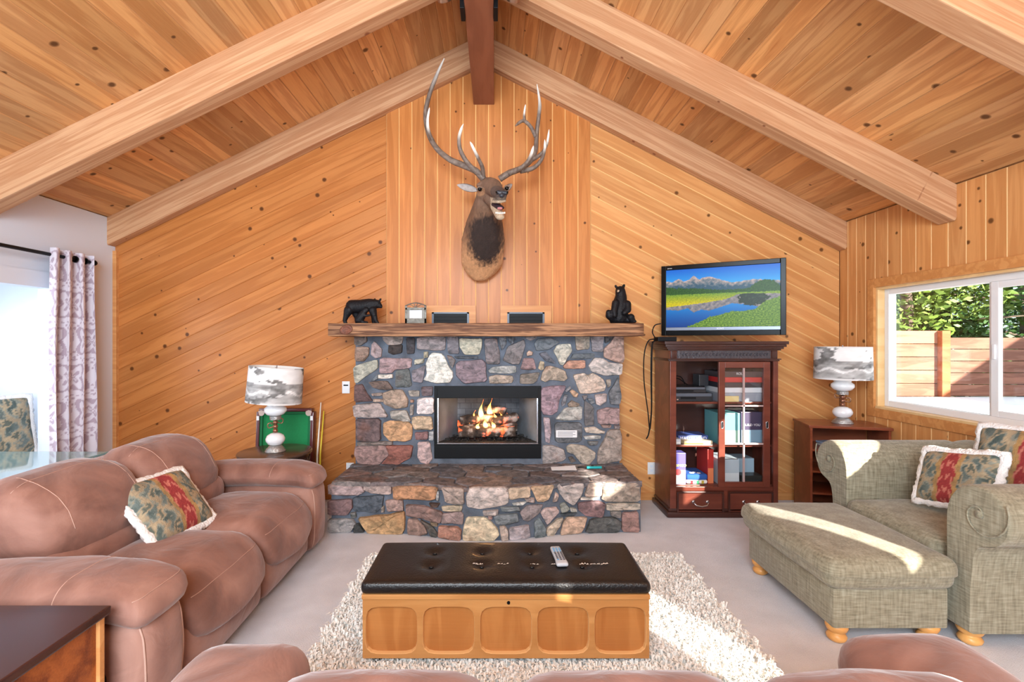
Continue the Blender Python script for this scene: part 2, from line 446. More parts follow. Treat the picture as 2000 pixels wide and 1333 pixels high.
def stone_mat():
    m, nt, b = new_mat('field_stone')
    tc = N(nt, 'ShaderNodeTexCoord'); oi = N(nt, 'ShaderNodeObjectInfo')
    off = N(nt, 'ShaderNodeVectorMath', operation='SCALE'); off.inputs[0].default_value = (31, 47, 59); L(nt, oi.outputs['Random'], off.inputs['Scale'])
    add = N(nt, 'ShaderNodeVectorMath', operation='ADD'); L(nt, tc.outputs['Object'], add.inputs[0]); L(nt, off.outputs[0], add.inputs[1])
    mp = N(nt, 'ShaderNodeMapping'); mp.inputs['Scale'].default_value = (14, 14, 22); mp.inputs['Rotation'].default_value = (.3, .4, .2); L(nt, add.outputs[0], mp.inputs[0])
    n1 = N(nt, 'ShaderNodeTexNoise'); n1.inputs['Scale'].default_value = 1.2; n1.inputs['Detail'].default_value = 7; n1.inputs['Roughness'].default_value = .65; n1.inputs['Distortion'].default_value = .8
    L(nt, mp.outputs[0], n1.inputs['Vector'])
    r = ramp(nt, n1.outputs['Fac'], [(.28, (.26, .33, .34, 1)), (.5, (1, 1, 1, 1)), (.7, (1.75, 1.72, 1.7, 1))])
    c = mixc(nt, 1.0, oi.outputs['Color'], r.outputs[0], 'MULTIPLY')
    n3 = N(nt, 'ShaderNodeTexNoise'); n3.inputs['Scale'].default_value = 4; n3.inputs['Detail'].default_value = 3; L(nt, add.outputs[0], n3.inputs['Vector'])
    r3 = ramp(nt, n3.outputs['Fac'], [(.6, (0, 0, 0, 1)), (.75, (.35, .35, .35, 1))])
    c = mixc(nt, r3.outputs[0], c, S(158, 96, 62))
    L(nt, c, b.inputs['Base Color']); b.inputs['Roughness'].default_value = .7; b.inputs['Specular IOR Level'].default_value = .3
    n2 = N(nt, 'ShaderNodeTexNoise'); n2.inputs['Scale'].default_value = 30; n2.inputs['Detail'].default_value = 6; L(nt, add.outputs[0], n2.inputs['Vector'])
    bp = N(nt, 'ShaderNodeBump'); bp.inputs['Strength'].default_value = .7; bp.inputs['Distance'].default_value = .012
    L(nt, n2.outputs['Fac'], bp.inputs['Height']); L(nt, bp.outputs[0], b.inputs['Normal'])
    return m
M_stone = stone_mat()

def suede_mat():
    m, nt, b = new_mat('brown_suede')
    tc = N(nt, 'ShaderNodeTexCoord')
    n = N(nt, 'ShaderNodeTexNoise'); n.inputs['Scale'].default_value = 3.4; n.inputs['Detail'].default_value = 5; n.inputs['Distortion'].default_value = 1.2
    L(nt, tc.outputs['Object'], n.inputs['Vector'])
    r = ramp(nt, n.outputs['Fac'], [(.3, S(114, 77, 65)), (.5, S(144, 102, 88)), (.72, S(168, 125, 109))]); L(nt, r.outputs[0], b.inputs['Base Color'])
    b.inputs['Roughness'].default_value = .75; b.inputs['Sheen Weight'].default_value = .35; b.inputs['Sheen Roughness'].default_value = .4
    n2 = N(nt, 'ShaderNodeTexNoise'); n2.inputs['Scale'].default_value = 7; n2.inputs['Detail'].default_value = 7; n2.inputs['Distortion'].default_value = .8; L(nt, tc.outputs['Object'], n2.inputs['Vector'])
    bp = N(nt, 'ShaderNodeBump'); bp.inputs['Strength'].default_value = .42; bp.inputs['Distance'].default_value = .025
    L(nt, n2.outputs['Fac'], bp.inputs['Height']); L(nt, bp.outputs[0], b.inputs['Normal'])
    return m
M_suede = suede_mat()
M_stitch = plain('stitching', S(188, 150, 134), .8)
def tweed_mat():
    m, nt, b = new_mat('olive_tweed')
    tc = N(nt, 'ShaderNodeTexCoord')
    outs = []
    for sc_ in ((90, 90, 9), (14, 14, 130)):
        mp = N(nt, 'ShaderNodeMapping'); mp.inputs['Scale'].default_value = sc_; L(nt, tc.outputs['Object'], mp.inputs[0])
        n = N(nt, 'ShaderNodeTexNoise'); n.inputs['Scale'].default_value = 1; n.inputs['Detail'].default_value = 3; L(nt, mp.outputs[0], n.inputs['Vector'])
        outs.append(n.outputs['Fac'])
    a = N(nt, 'ShaderNodeMath', operation='ADD'); L(nt, outs[0], a.inputs[0]); L(nt, outs[1], a.inputs[1])
    hf = N(nt, 'ShaderNodeMath', operation='MULTIPLY'); L(nt, a.outputs[0], hf.inputs[0]); hf.inputs[1].default_value = .5
    r = ramp(nt, hf.outputs[0], [(.32, S(110, 104, 84)), (.5, S(140, 134, 112)), (.68, S(164, 159, 138))]); L(nt, r.outputs[0], b.inputs['Base Color'])
    b.inputs['Roughness'].default_value = .85; b.inputs['Sheen Weight'].default_value = .2
    bp = N(nt, 'ShaderNodeBump'); bp.inputs['Strength'].default_value = .3; bp.inputs['Distance'].default_value = .004
    L(nt, hf.outputs[0], bp.inputs['Height']); L(nt, bp.outputs[0], b.inputs['Normal'])
    return m
M_tweed = tweed_mat()
# ---------------------------------------------------------------- room dimensions
XL, XR, YB, YF = -3.6, 3.254, 4.6, -3.0
RX, RZ = -0.114, 4.352
SL, SR = 0.488, 0.517
def zroof(x): return RZ+SL*(x-RX) if x < RX else RZ-SR*(x-RX)

def tinter(base=1.0, var=.14, warm=.06):
    def f():
        k = base*(1+random.uniform(-var, var)); w = random.uniform(-warm, warm)
        return (k*(1+w*.5), k, k*(1-w), 1)
    return f

# floor
tag(mesh('floor', [(XL-.9, YF, 0), (XR+.05, YF, 0), (XR+.05, YB+.1, 0), (XL-.9, YB+.1, 0),
                   (XL-.9, YF, -.1), (XR+.05, YF, -.1), (XR+.05, YB+.1, -.1), (XL-.9, YB+.1, -.1)],
         [(0, 1, 2, 3), (7, 6, 5, 4), (0, 4, 5, 1), (1, 5, 6, 2), (2, 6, 7, 3), (3, 7, 4, 0)], M_carpet),
    'pale beige wall-to-wall carpet of the living room', 'floor', kind='structure')

# back wall: slab with a gap behind the firebox
wb = thing('wall_back', 'gable wall of orange knotty pine boards behind the fireplace', 'wall', (0, YB+.02, 0), kind='structure')
def gable_piece(mb, x0, x1, z0, top=None):
    xs = sorted({x0, x1} | ({RX} if x0 < RX < x1 else set()))
    for a, b in zip(xs[:-1], xs[1:]):
        ta, tb = (zroof(a), zroof(b)) if top is None else (top, top)
        v = [(a, 0, z0), (b, 0, z0), (b, 0, tb), (a, 0, ta), (a, .12, z0), (b, .12, z0), (b, .12, tb), (a, .12, ta)]
        mb.add(v, [(0, 1, 2, 3), (7, 6, 5, 4), (0, 4, 5, 1), (1, 5, 6, 2), (2, 6, 7, 3), (3, 7, 4, 0)])
m = MB(); gable_piece(m, XL, -.62, 0); gable_piece(m, .48, XR, 0); gable_piece(m, -.62, .48, 1.25); gable_piece(m, -.62, .48, 0, .3)
m.build('backing', M_wall, wb)
PW = .122
xa, xb = -1.03, .896
O = (0, 0, 0)
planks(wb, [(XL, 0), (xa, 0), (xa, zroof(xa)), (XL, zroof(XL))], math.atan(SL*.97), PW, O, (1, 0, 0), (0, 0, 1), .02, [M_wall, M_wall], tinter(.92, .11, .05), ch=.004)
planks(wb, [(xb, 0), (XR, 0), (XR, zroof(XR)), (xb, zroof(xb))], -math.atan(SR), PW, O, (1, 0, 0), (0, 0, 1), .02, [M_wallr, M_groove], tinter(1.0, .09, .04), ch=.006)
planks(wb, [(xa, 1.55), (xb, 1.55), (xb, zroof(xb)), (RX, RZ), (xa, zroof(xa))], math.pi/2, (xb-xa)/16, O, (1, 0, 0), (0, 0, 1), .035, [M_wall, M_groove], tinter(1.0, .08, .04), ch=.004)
# air vents above the mantel
for px0, px1, lab in ((845, 915, 'black air vent in pine frame beside the picture frame on the mantel'), (992, 1062, 'black air vent in pine frame above the middle of the mantel')):
    a, b = P(px0, 612, 4.565), P(px1, 612, 4.565)
    t = thing('air_vent', lab, 'vent', ((a.x+b.x)/2, 4.565, 1.68), group='air vents above the mantel')
    w = (b.x-a.x)/2; h0, h1 = -.10, a.z-1.68
    MB().box(-w, w, -.002, .0, h0, h1).build('vent_back', M_black, t)
    mm = MB(); mm.box(-w-.006, -w+.012, -.014, -.002, h0, h1+.008).box(w-.012, w+.006, -.014, -.002, h0, h1+.008).box(-w-.006, w+.006, -.014, -.002, h1-.006, h1+.008)
    mm.build('vent_frame', plain('vent_rim', S(70, 84, 104), .35) if 'vent_rim' not in MATS else MATS['vent_rim'], t)
    for i in range(5):
        MB().box(-w+.012, w-.012, -.010, -.003, h0+.02+i*.032, h0+.028+i*.032).build('louver', M_black, t)
    f = MB(); f.box(-w-.07, -w-.006, -.01, 0, h0, h1+.07).box(w+.006, w+.07, -.01, 0, h0, h1+.07).box(-w-.006, w+.006, -.01, 0, h1+.008, h1+.07)
    f.build('casing', M_trim, t)

# left wall (white plaster) with the bay opening
def box_wall(name, axis_x, thick, y0, y1, z1, holes, mat, parent=None):
    """wall in plane X=axis_x from y0..y1, 0..z1 minus rectangular holes (ya,yb,za,zb)"""
    ys = sorted({y0, y1} | {h for q in holes for h in q[:2]}); zs = sorted({0, z1} | {h for q in holes for h in q[2:]})
    mb = MB()
    for a, b in zip(ys[:-1], ys[1:]):
        for c, d in zip(zs[:-1], zs[1:]):
            if any(q[0] <= (a+b)/2 <= q[1] and q[2] <= (c+d)/2 <= q[3] for q in holes): continue
            mb.box(min(axis_x, axis_x+thick), max(axis_x, axis_x+thick), a, b, c, d)
    return mb.build(name, mat, parent)
zl = zroof(XL); zr = zroof(XR)
tag(box_wall('wall_left', XL, -.1, YF, YB+.02, zl, [(2.0, 3.93, 0, 1.93), (-1.9, .3, .9, 2.0)], M_white), 'smooth white plaster wall beside the pine gable wall', 'wall', kind='structure')
# bay behind the opening
m = MB(); m.box(-4.4, -4.3, 1.8, 4.2, 0, .75).box(-4.4, -4.3, 1.8, 2.05, .75, 1.9).box(-4.4, -4.3, 3.45, 4.2, .75, 1.9).box(-4.4, -4.3, 1.8, 4.2, 1.9, 2.4)
m.box(-4.3, XL-.1, 4.1, 4.2, 0, 2.4).box(-4.3, XL-.1, 1.8, 1.9, 0, 2.4).box(-4.4, XL-.1, 1.8, 4.2, 2.3, 2.4)
tag(m.build('wall_bay', M_white), 'white walls of the bay recess behind the curtain', 'wall', kind='structure')
m = MB(); m.box(-4.3, XL-.1, 1.9, 4.1, 0, .5)
tag(m.build('trim_1', M_white), 'white built-in bench filling the bay recess', 'bench', kind='structure')
w3 = thing('window_3', 'white framed window over the bench in the bay recess', 'window', (-4.35, 2.75, 1.32), kind='structure')
MB().box(-.03, .03, -.7, -.64, -.57, .58).box(-.03, .03, .64, .7, -.57, .58).box(-.03, .03, -.64, .64, -.57, -.5).box(-.03, .03, -.64, .64, .52, .58).build('window_frame', M_white, w3)
M_glass = glass_mat('window_glass')
MB().box(-.004, .004, -.64, .64, -.5, .52).build('pane', M_glass, w3)
# casing around the opening
m = MB(); m.box(XL-.09, XL+.025, 3.925, 4.03, 0, 2.02).box(XL-.09, XL+.025, 1.9, 3.925, 1.925, 2.05).box(XL-.09, XL+.025, 1.9, 2.005, 0, 1.925)
tag(m.build('trim_2', M_white), 'white casing around the bay opening', 'trim', kind='structure')
# corner batten
tag(mesh('trim_3', [(XL, YB-.03, 0), (XL+.035, YB-.03, 0), (XL+.035, YB, 0), (XL, YB, 0), (XL, YB-.03, zl-.3), (XL+.035, YB-.03, zl-.3), (XL+.035, YB, zl-.3), (XL, YB, zl-.3)],
         [(3, 2, 1, 0), (4, 5, 6, 7), (0, 1, 5, 4), (1, 2, 6, 5), (2, 3, 7, 6), (3, 0, 4, 7)], M_rwall), 'slim pale pine corner batten next to the white wall', 'trim', kind='structure')
tag(MB().box(1.14, XR-.02, YB-.015, YB, 0, .07, bev=.004).build('baseboard_back', M_rwall), 'low pale pine baseboard under the diagonal boards', 'baseboard', kind='structure')

# right wall with window_1 and, nearer the camera, added openings that shape the sun patches
WY0, WY1, WZ0, WZ1 = 2.42, 4.17, .93, 1.96
wr = thing('wall_right', 'right wall of vertical knotty pine boards around the window', 'wall', (XR+.02, 0, 0), kind='structure')
sun_holes = [(.98, 2.36, 1.25, 1.86), (-.12, .40, 1.25, 1.86), (-.85, -.2, 1.95, 2.28), (-2.7, -1.3, 1.25, 2.0)]
box_wall('backing', 0, .12, YF, YB+.14, zr, [(WY0, WY1, WZ0, WZ1)]+sun_holes, M_rwall, wr)
PV = .13
def rplanks(y0, y1, z0, z1, n=None):
    if n is None: n = max(1, round((y1-y0)/PV))
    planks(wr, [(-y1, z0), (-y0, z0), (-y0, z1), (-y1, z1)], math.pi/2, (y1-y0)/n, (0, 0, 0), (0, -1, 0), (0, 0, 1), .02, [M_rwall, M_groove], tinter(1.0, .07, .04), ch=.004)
rplanks(WY1, YB, 0, zr, 4)
rplanks(WY0, WY1, WZ1, zr); rplanks(WY0, WY1, 0, WZ0)
rplanks(2.36, WY0, 0, zr); rplanks(.98, 2.36, 1.86, zr); rplanks(.98, 2.36, 0, 1.25); rplanks(.40, .98, 0, zr)
# window 1
w1 = thing('window_1', 'sliding window in a white vinyl frame overlooking the board fence', 'window', (XR+.07, (WY0+WY1)/2, WZ0), kind='structure')
ym = (WY0+WY1)/2; hy = (WY1-WY0)/2; hz = WZ1-WZ0
M_pale = wood('pale_pine_jamb', S(240, 205, 150), S(222, 176, 116), knots=2, gy=9, contrast=.6, rough=.4, knot_keep=0)
cs = MB(); x0, x1 = -.085, -.062
cs.box(x0, x1, hy, hy+.07, -.075, hz+.075, bev=.004).box(x0, x1, -hy-.07, -hy, -.075, hz+.075, bev=.004)
cs.box(x0, x1, -hy, hy, hz, hz+.075, bev=.004).box(x0, x1, -hy, hy, -.075, 0, bev=.004)
cs.build('casing', M_trim, w1)
jb = MB(); x0, x1 = -.064, .05
jb.box(x0, x1, hy-.018, hy, 0, hz).box(x0, x1, -hy, -hy+.018, 0, hz).box(x0, x1, -hy+.018, hy-.018, hz-.018, hz).box(x0-.02, x1, -hy+.018, hy-.018, 0, .018)
jb.build('jamb', M_pale, w1)
fr = MB(); x0, x1 = -.005, .06; e = .018
fr.box(x0, x1, hy-e-.045, hy-e, e, hz-e, bev=.004).box(x0, x1, -hy+e, -hy+e+.045, e, hz-e, bev=.004).box(x0, x1, -hy+e+.045, hy-e-.045, hz-e-.045, hz-e, bev=.004).box(x0, x1, -hy+e+.045, hy-e-.045, e, e+.05, bev=.004)
fr.build('window_frame', M_whitep, w1)
sash = MB(); yc = -.03
sash.box(.0, .03, yc-.05, yc, e+.05, hz-e-.045, bev=.003).box(.0, .03, -hy+e+.045, -hy+e+.085, e+.05, hz-e-.045, bev=.003).box(.0, .03, -hy+.1, yc-.05, hz-.105, hz-e-.045, bev=.003).box(.0, .03, -hy+.1, yc-.05, e+.05, e+.09, bev=.003)
sash.build('sash', M_whitep, w1)
MB().box(.03, .055, yc, yc+.04, e+.05, hz-e-.045, bev=.003).build('mullion', M_whitep, w1)
MB().box(-.012, 0, yc-.035, yc-.015, .45, .55, bev=.004).build('latch', M_whitep, w1)
MB().box(.042, .048, yc+.04, hy-e-.045, e+.05, hz-e-.045).build('pane', M_glass, w1)
MB().box(.014, .02, -hy+e+.085, yc-.05, e+.09, hz-.105).build('pane', M_glass, w1)
# added windows, out of view, sized for the sun patches: frame only plus glass
for i, (a, b, c, d) in enumerate(sun_holes):
    t = thing('window_%d' % (i+4), ['wide white framed window next to the corner window', 'narrow white framed window beside the camera', 'small high white framed window behind the camera', 'white framed window at the far rear of the right wall'][i], 'window', (XR+.07, (a+b)/2, c), kind='structure')
    h = (b-a)/2; q = d-c
    MB().box(-.06, .05, h-.02, h, 0, q).box(-.06, .05, -h, -h+.02, 0, q).box(-.06, .05, -h+.02, h-.02, q-.02, q).box(-.06, .05, -h+.02, h-.02, 0, .02).build('window_frame', M_whitep, t)
    MB().box(.0, .006, -h+.02, h-.02, .02, q-.02).build('pane', M_glass, t)
# rear wall behind the camera
m = MB()
for a, b in ((XL, RX), (RX, XR)):
    v = [(a, YF-.1, 2.2), (b, YF-.1, 2.2), (b, YF-.1, zroof(b)), (a, YF-.1, zroof(a)), (a, YF, 2.2), (b, YF, 2.2), (b, YF, zroof(b)), (a, YF, zroof(a))]
    m.add(v, [(0, 1, 2, 3), (7, 6, 5, 4), (0, 4, 5, 1), (1, 5, 6, 2), (2, 6, 7, 3), (3, 7, 4, 0)])
m.box(XL, -1.6, YF-.1, YF, 0, 2.2).box(1.6, XR, YF-.1, YF, 0, 2.2)
tag(m.build('wall_rear', M_white), 'white wall with a wide opening behind the camera', 'wall', kind='structure')

tag(MB().box(XL, XR, -7.2, YF-.1, 2.35, 2.45).build('roof_porch', M_ceil), 'porch roof outside the opening behind the camera', 'roof', kind='structure')  # added unseen slab that blocks sun at the rear opening
# added screen wall, unseen outside, keeps direct sun off window_1
tag(MB().box(4.3, 4.4, .55, 2.4, .25, 2.8).build('wall_porch', M_rwall), 'pine porch wall outside that shades the window', 'wall', kind='structure')

# ceiling slab and boards
ce = thing('ceiling', 'vaulted ceiling of knotty pine boards running to the gable', 'ceiling', (RX, 0, RZ+.02), kind='structure')
def slope(sgn):
    s = SL if sgn < 0 else SR
    half = (RX-XL) if sgn < 0 else (XR-RX)
    ln = math.hypot(half, half*s); c, d = half/ln, half*s/ln
    return ln, Vector((sgn*c, 0, -d)), Vector((-sgn*d, 0, -c))
for sgn in (-1, 1):
    ln, s, nrm = slope(sgn)
    y0, y1 = YF-.1, YB+.14; ext = ln+.15
    pts = []
    for off in (0, -.12):
        for (q, y) in ((0, y0), (ext, y0), (ext, y1), (0, y1)):
            p = s*q+nrm*off; pts.append((p.x, y, p.z))
    mesh('roof_deck', pts, [(0, 1, 2, 3), (7, 6, 5, 4), (0, 4, 5, 1), (1, 5, 6, 2), (2, 6, 7, 3), (3, 7, 4, 0)], M_ceil, ce)
    A = Vector((0, 1, 0)) if sgn > 0 else Vector((0, -1, 0))
    for (ya, yb) in ((3.5, YB+.02), (2.22, 3.5), (YF, 2.22)):
        reg = [(ya, 0), (yb, 0), (yb, ln), (ya, ln)] if sgn > 0 else [(-yb, 0), (-ya, 0), (-ya, ln), (-yb, ln)]
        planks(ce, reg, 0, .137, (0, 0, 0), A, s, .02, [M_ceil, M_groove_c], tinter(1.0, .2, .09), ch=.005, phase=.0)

# beams
def beam(name, label, p0, p1, w, h, mat, up, wdir, group=None):
    """solid timber from p0 to p1 (its top centre line); local x along the grain"""
    p0, p1 = Vector(p0), Vector(p1); X = (p1-p0).normalized(); Y = Vector(wdir).normalized(); Z = X.cross(Y)
    if Z.dot(Vector(up)) < 0: Y = -Y; Z = X.cross(Y)
    ln = (p1-p0).length
    mb = MB().box(-ln/2, ln/2, -w/2, w/2, -h, 0, bev=.006)
    o = mb.build(name, mat)
    M = Matrix((X, Y, Z)).transposed().to_4x4(); M.translation = (p0+p1)/2
    o.matrix_world = M; o.color = (1, 1, 1, 1)
    return tag(o, label, 'beam', group)
def rafter(sgn, yc, w, h, label, q0=.11):
    ln, s, nrm = slope(sgn)
    base = Vector((RX, yc, RZ))
    p0 = base+s*q0; p1 = base+s*(ln+.11)
    beam('rafter', label, p0, p1, w, h, M_beam, -nrm, (0, 1, 0), 'sloping ceiling rafters')
rafter(-1, 4.55, .09, .235, 'flat timber rafter lying along the left slope of the gable wall')
rafter(1, 4.55, .09, .235, 'flat timber rafter lying along the right slope of the gable wall')
rafter(-1, 3.40, .135, .25, 'thick pale timber rafter crossing the left ceiling slope, crack along its side')
rafter(1, 3.50, .135, .235, 'thick pale timber rafter crossing the right ceiling slope above the window wall')
rafter(1, 2.22, .135, .235, 'pale timber rafter at the top right corner, nearest of the right slope')
beam('ridge_beam', 'deep reddish brown ridge beam running to the gable above the elk', (RX+.003, YF, RZ-.02), (RX+.003, YB, RZ-.02), .194, .60, M_ridge, (0, 0, 1), (1, 0, 0))
# left rafter's end post stub against white wall
# track spotlights on both sides of the ridge beam
for (px, sx, lab) in ((868, -1, 'white faced spotlight on the left side of the ridge beam'), (1003, 1, 'white faced spotlight on the right side of the ridge beam')):
    Y = 3.28; c = P(px, 2, Y)
    t = thing('spotlight', lab, 'spotlight', c, group='spotlights on the ridge beam')
    d = Vector((-.10*sx, .75, -.62)).normalized(); q = d.to_track_quat('Z', 'Y').to_euler()
    can = MB().lathe([(.0, -.13), (.03, -.13), (.042, -.1), (.045, 0), (.041, 0), (.038, -.01), (.0, -.01)], 20).build('can', M_brass, t, auto=True, rot=q)
    MB().lathe([(.0, .0), (.036, .0), (.036, .002), (.0, .004)], 20).build('bulb', plain('bulb_face', S(240, 242, 245), .4, emis=(1, .93, .82, 1), estr=2.0) if 'bulb_face' not in MATS else MATS['bulb_face'], t, rot=q)
    ex = (RX+.003+sx*.097)-c.x
    MB().tube([-d*.08, (ex*.6, .0, .04), (ex*.86, .02, .02)], .008, 8).build('arm', M_black, t)
    MB().box(min(ex, ex*.78), max(ex, ex*.78), -.05, .09, -.08, .06, bev=.004).build('mount', M_black, t)
    ld = bpy.data.lights.new('spot_lamp', 'SPOT'); ld.energy = 5; ld.spot_size = 1.5; ld.spot_blend = .6; ld.shadow_soft_size = .03; ld.color = (1, .93, .84)
    lo = bpy.data.objects.new('spot_lamp', ld); COL.objects.link(lo); lo.parent = t
    lo.location = d*.02; lo.rotation_euler = d.to_track_quat('-Z', 'Y').to_euler()

# ---------------------------------------------------------------- outside the window
M_soil = plain('yard_soil', S(120, 112, 90), .9, noise=.3, nscale=2)
tag(mesh('ground', [(3.4, -8, .25), (40, -8, .25), (40, 40, .25), (3.4, 40, .25)], [(0, 1, 2, 3)], M_soil), 'bare yard ground outside the window', 'ground', kind='structure')
M_deck = plain('deck_white', S(214, 220, 220), .55, noise=.06, nscale=3)
tag(MB().box(3.45, 11, 5.75, 7.0, .25, .70, bev=.01).build('deck_ledge', M_deck), 'pale grey painted ledge at the foot of the fence', 'ledge')
tag(MB().box(3.45, 11, 2.6, 5.70, .25, .60, bev=.01).build('deck', M_deck), 'pale grey painted deck just outside the window', 'deck')
M_fence = wood('fence_board', S(158, 112, 92), S(112, 70, 56), knots=2.5, gy=9, contrast=1.2, rough=.8, coat=0, knot_r=.03)
fe = thing('board_fence', 'weathered reddish board fence beyond the window', 'fence', (6.5, 7.08, .70))
def fboards(xa, xb, z0, z1, n, y):
    for i in range(n):
        h = (z1-z0)/n
        o = MB().box(-(xb-xa)/2, (xb-xa)/2, -.02, .02, 0, h-.008, bev=.004).build('board', M_fence, fe, loc=((xa+xb)/2-6.5, y, z0+i*h-.70))
        k = random.uniform(.8, 1.15); o.color = (k, k*.97, k*.95, 1)
fboards(4.6, 6.45, .70, 1.66, 5, 0); fboards(6.45, 8.3, .70, 1.56, 5, .03); fboards(8.3, 11, .70, 1.5, 5, .03)
M_post = wood('fence_post', S(176, 104, 66), S(130, 70, 42), knots=1, gy=9, rough=.8, coat=0, knot_keep=0, tint=False)
for x, h in ((6.47, .95), (8.6, .85), (4.55, .95)):
    MB().box(-.06, .06, -.10, -.02, 0, h, bev=.005).build('post', M_post, fe, loc=(x-6.5, 0, 0))
gv = [(9.3, 1, .25), (12.5, 1, .25), (12.5, 2, .25), (9.3, 2, .25), (9.3, 1, 2.75), (12.5, 1, 4.9), (12.5, 2, 4.9), (9.3, 2, 2.75)]
tag(mesh('wall_garage', gv, [(3, 2, 1, 0), (4, 5, 6, 7), (0, 1, 5, 4), (1, 2, 6, 5), (2, 3, 7, 6), (3, 0, 4, 7)], M_white), 'white garage with sloping roof whose shadow falls on the fence', 'garage', kind='structure')  # added unseen block, its slope shaped for the diagonal shadow on the fence
# trees
M_bark = plain('bark', S(92, 78, 66), .9, noise=.3, nscale=14, bump=.6, bscale=40)
M_leafA = plain('leaf_green', S(54, 90, 34), .55, noise=.5, nscale=1.5)
M_leafB = plain('leaf_bright', S(104, 128, 50), .55, noise=.45, nscale=1.5)
def tree(x, y, h, rad, mat, label, n=9000, seed=0, ls=.07):
    rnd = random.Random(seed)
    t = thing('tree', label, 'tree', (x, y, .25), group='trees beyond the fence')
    mb = MB(); mb.tube([(0, 0, -.05), (.06, 0, h*.4), (-.05, .05, h*.75), (0, 0, h)], [.11, .09, .06, .02], 8)
    for k in range(9):
        a = rnd.uniform(0, 6.28); z = h*rnd.uniform(.25, .85); l = rad*rnd.uniform(.6, .95)
        mb.tube([(0, 0, z), (l*.5*math.cos(a), l*.5*math.sin(a), z+.1), (l*math.cos(a), l*math.sin(a), z+.15)], [.035, .025, .008], 6)
    mb.build('trunk', M_bark, t, smooth=True)
    cl = [(rnd.gauss(0, rad*.42), rnd.gauss(0, rad*.42), h*rnd.uniform(.08, 1.0), rad*rnd.uniform(.22, .42)) for _ in range(26)]
    v = []; f = []
    for i in range(n):
        c = cl[rnd.randrange(len(cl))]
        d = Vector((rnd.gauss(0, 1), rnd.gauss(0, 1), rnd.gauss(0, .7))).normalized()*c[3]*rnd.uniform(.55, 1.0)
        p = Vector(c[:3])+d
        a = Vector((rnd.gauss(0, 1), rnd.gauss(0, 1), rnd.gauss(0, .5))).normalized(); b = a.cross(Vector((rnd.gauss(0, 1), rnd.gauss(0, 1), rnd.gauss(0, 1)))).normalized()
        s_ = ls*rnd.uniform(.6, 1.2); bb = len(v)
        v += [p-a*s_, p+b*s_*.45, p+a*s_, p-b*s_*.45]; f.append((bb, bb+1, bb+2, bb+3))
    o = mesh('foliage', v, f, mat, t); o['kind'] = 'stuff'
    return t
trees = [(7.3, 8.7, 4.6, 1.3, M_leafB, 'bright yellow green tree at the left edge of the window'),
         (8.6, 9.4, 5.2, 1.6, M_leafA, 'dark green tree behind the fence post'),
         (10.0, 9.2, 5.0, 1.6, M_leafA, 'dark green tree behind the window mullion'),
         (11.6, 9.8, 5.4, 1.7, M_leafA, 'dark green tree at the right end of the window view'),
         (8.6, 12.4, 6.2, 2.2, M_leafB, 'tall bright tree standing behind the dark green ones, left'),
         (11.4, 13.0, 6.4, 2.3, M_leafB, 'tall bright tree standing behind the dark green ones, middle'),
         (14.6, 13.4, 6.6, 2.4, M_leafA, 'tall dark tree standing farthest right behind the fence')]
for i, (x, y, h, r_, mm, lab) in enumerate(trees): tree(x, y, h, r_, mm, lab, seed=i+3)
# ---------------------------------------------------------------- fireplace
YU = 4.36                                   # mortar face of the upper part
FX0, FX1, HZ, FZ1 = -1.27, 1.125, .395, 1.545
fp = thing('stone_fireplace', 'field stone fireplace with raised stone hearth and rough timber mantel', 'fireplace', (-.07, 4.4, 0))
FO = Vector((-.07, 4.4, 0))
def yfront(x): return 3.80-.17*math.exp(-((x+.07)/.52)**2)
bx0, bx1, bz0, bz1 = -.55, .408, .455, 1.10
m = MB()
for (x0, x1, z0, z1) in ((FX0+.015, bx0, HZ, FZ1), (bx1, FX1-.015, HZ, FZ1), (bx0, bx1, bz1, FZ1), (bx0, bx1, HZ, bz0)):
    m.box(x0-FO.x, x1-FO.x, YU-FO.y, YB-.005-FO.y, z0, z1)
m.build('chimney_breast', M_mortar, fp)
# hearth body with bowed front
v = []; f = []; n = 40
for i in range(n+1):
    x = FX0-.02+(FX1-FX0+.035)*i/n; y = yfront(x)+.022
    for (yy, z) in ((y+.004, 0), (y, HZ-.02), (y+.02, HZ-.008), (YU+.03, HZ-.008), (YU+.03, 0)):
        v.append((x-FO.x, yy-FO.y, z))
for i in range(n):
    for k in range(4): a = i*5+k; f.append((a, a+5, a+6, a+1))
f.append(tuple(range(4, -1, -1))); f.append(tuple(n*5+k for k in range(5)))
mesh('hearth_base', v, f, M_mortar, fp)

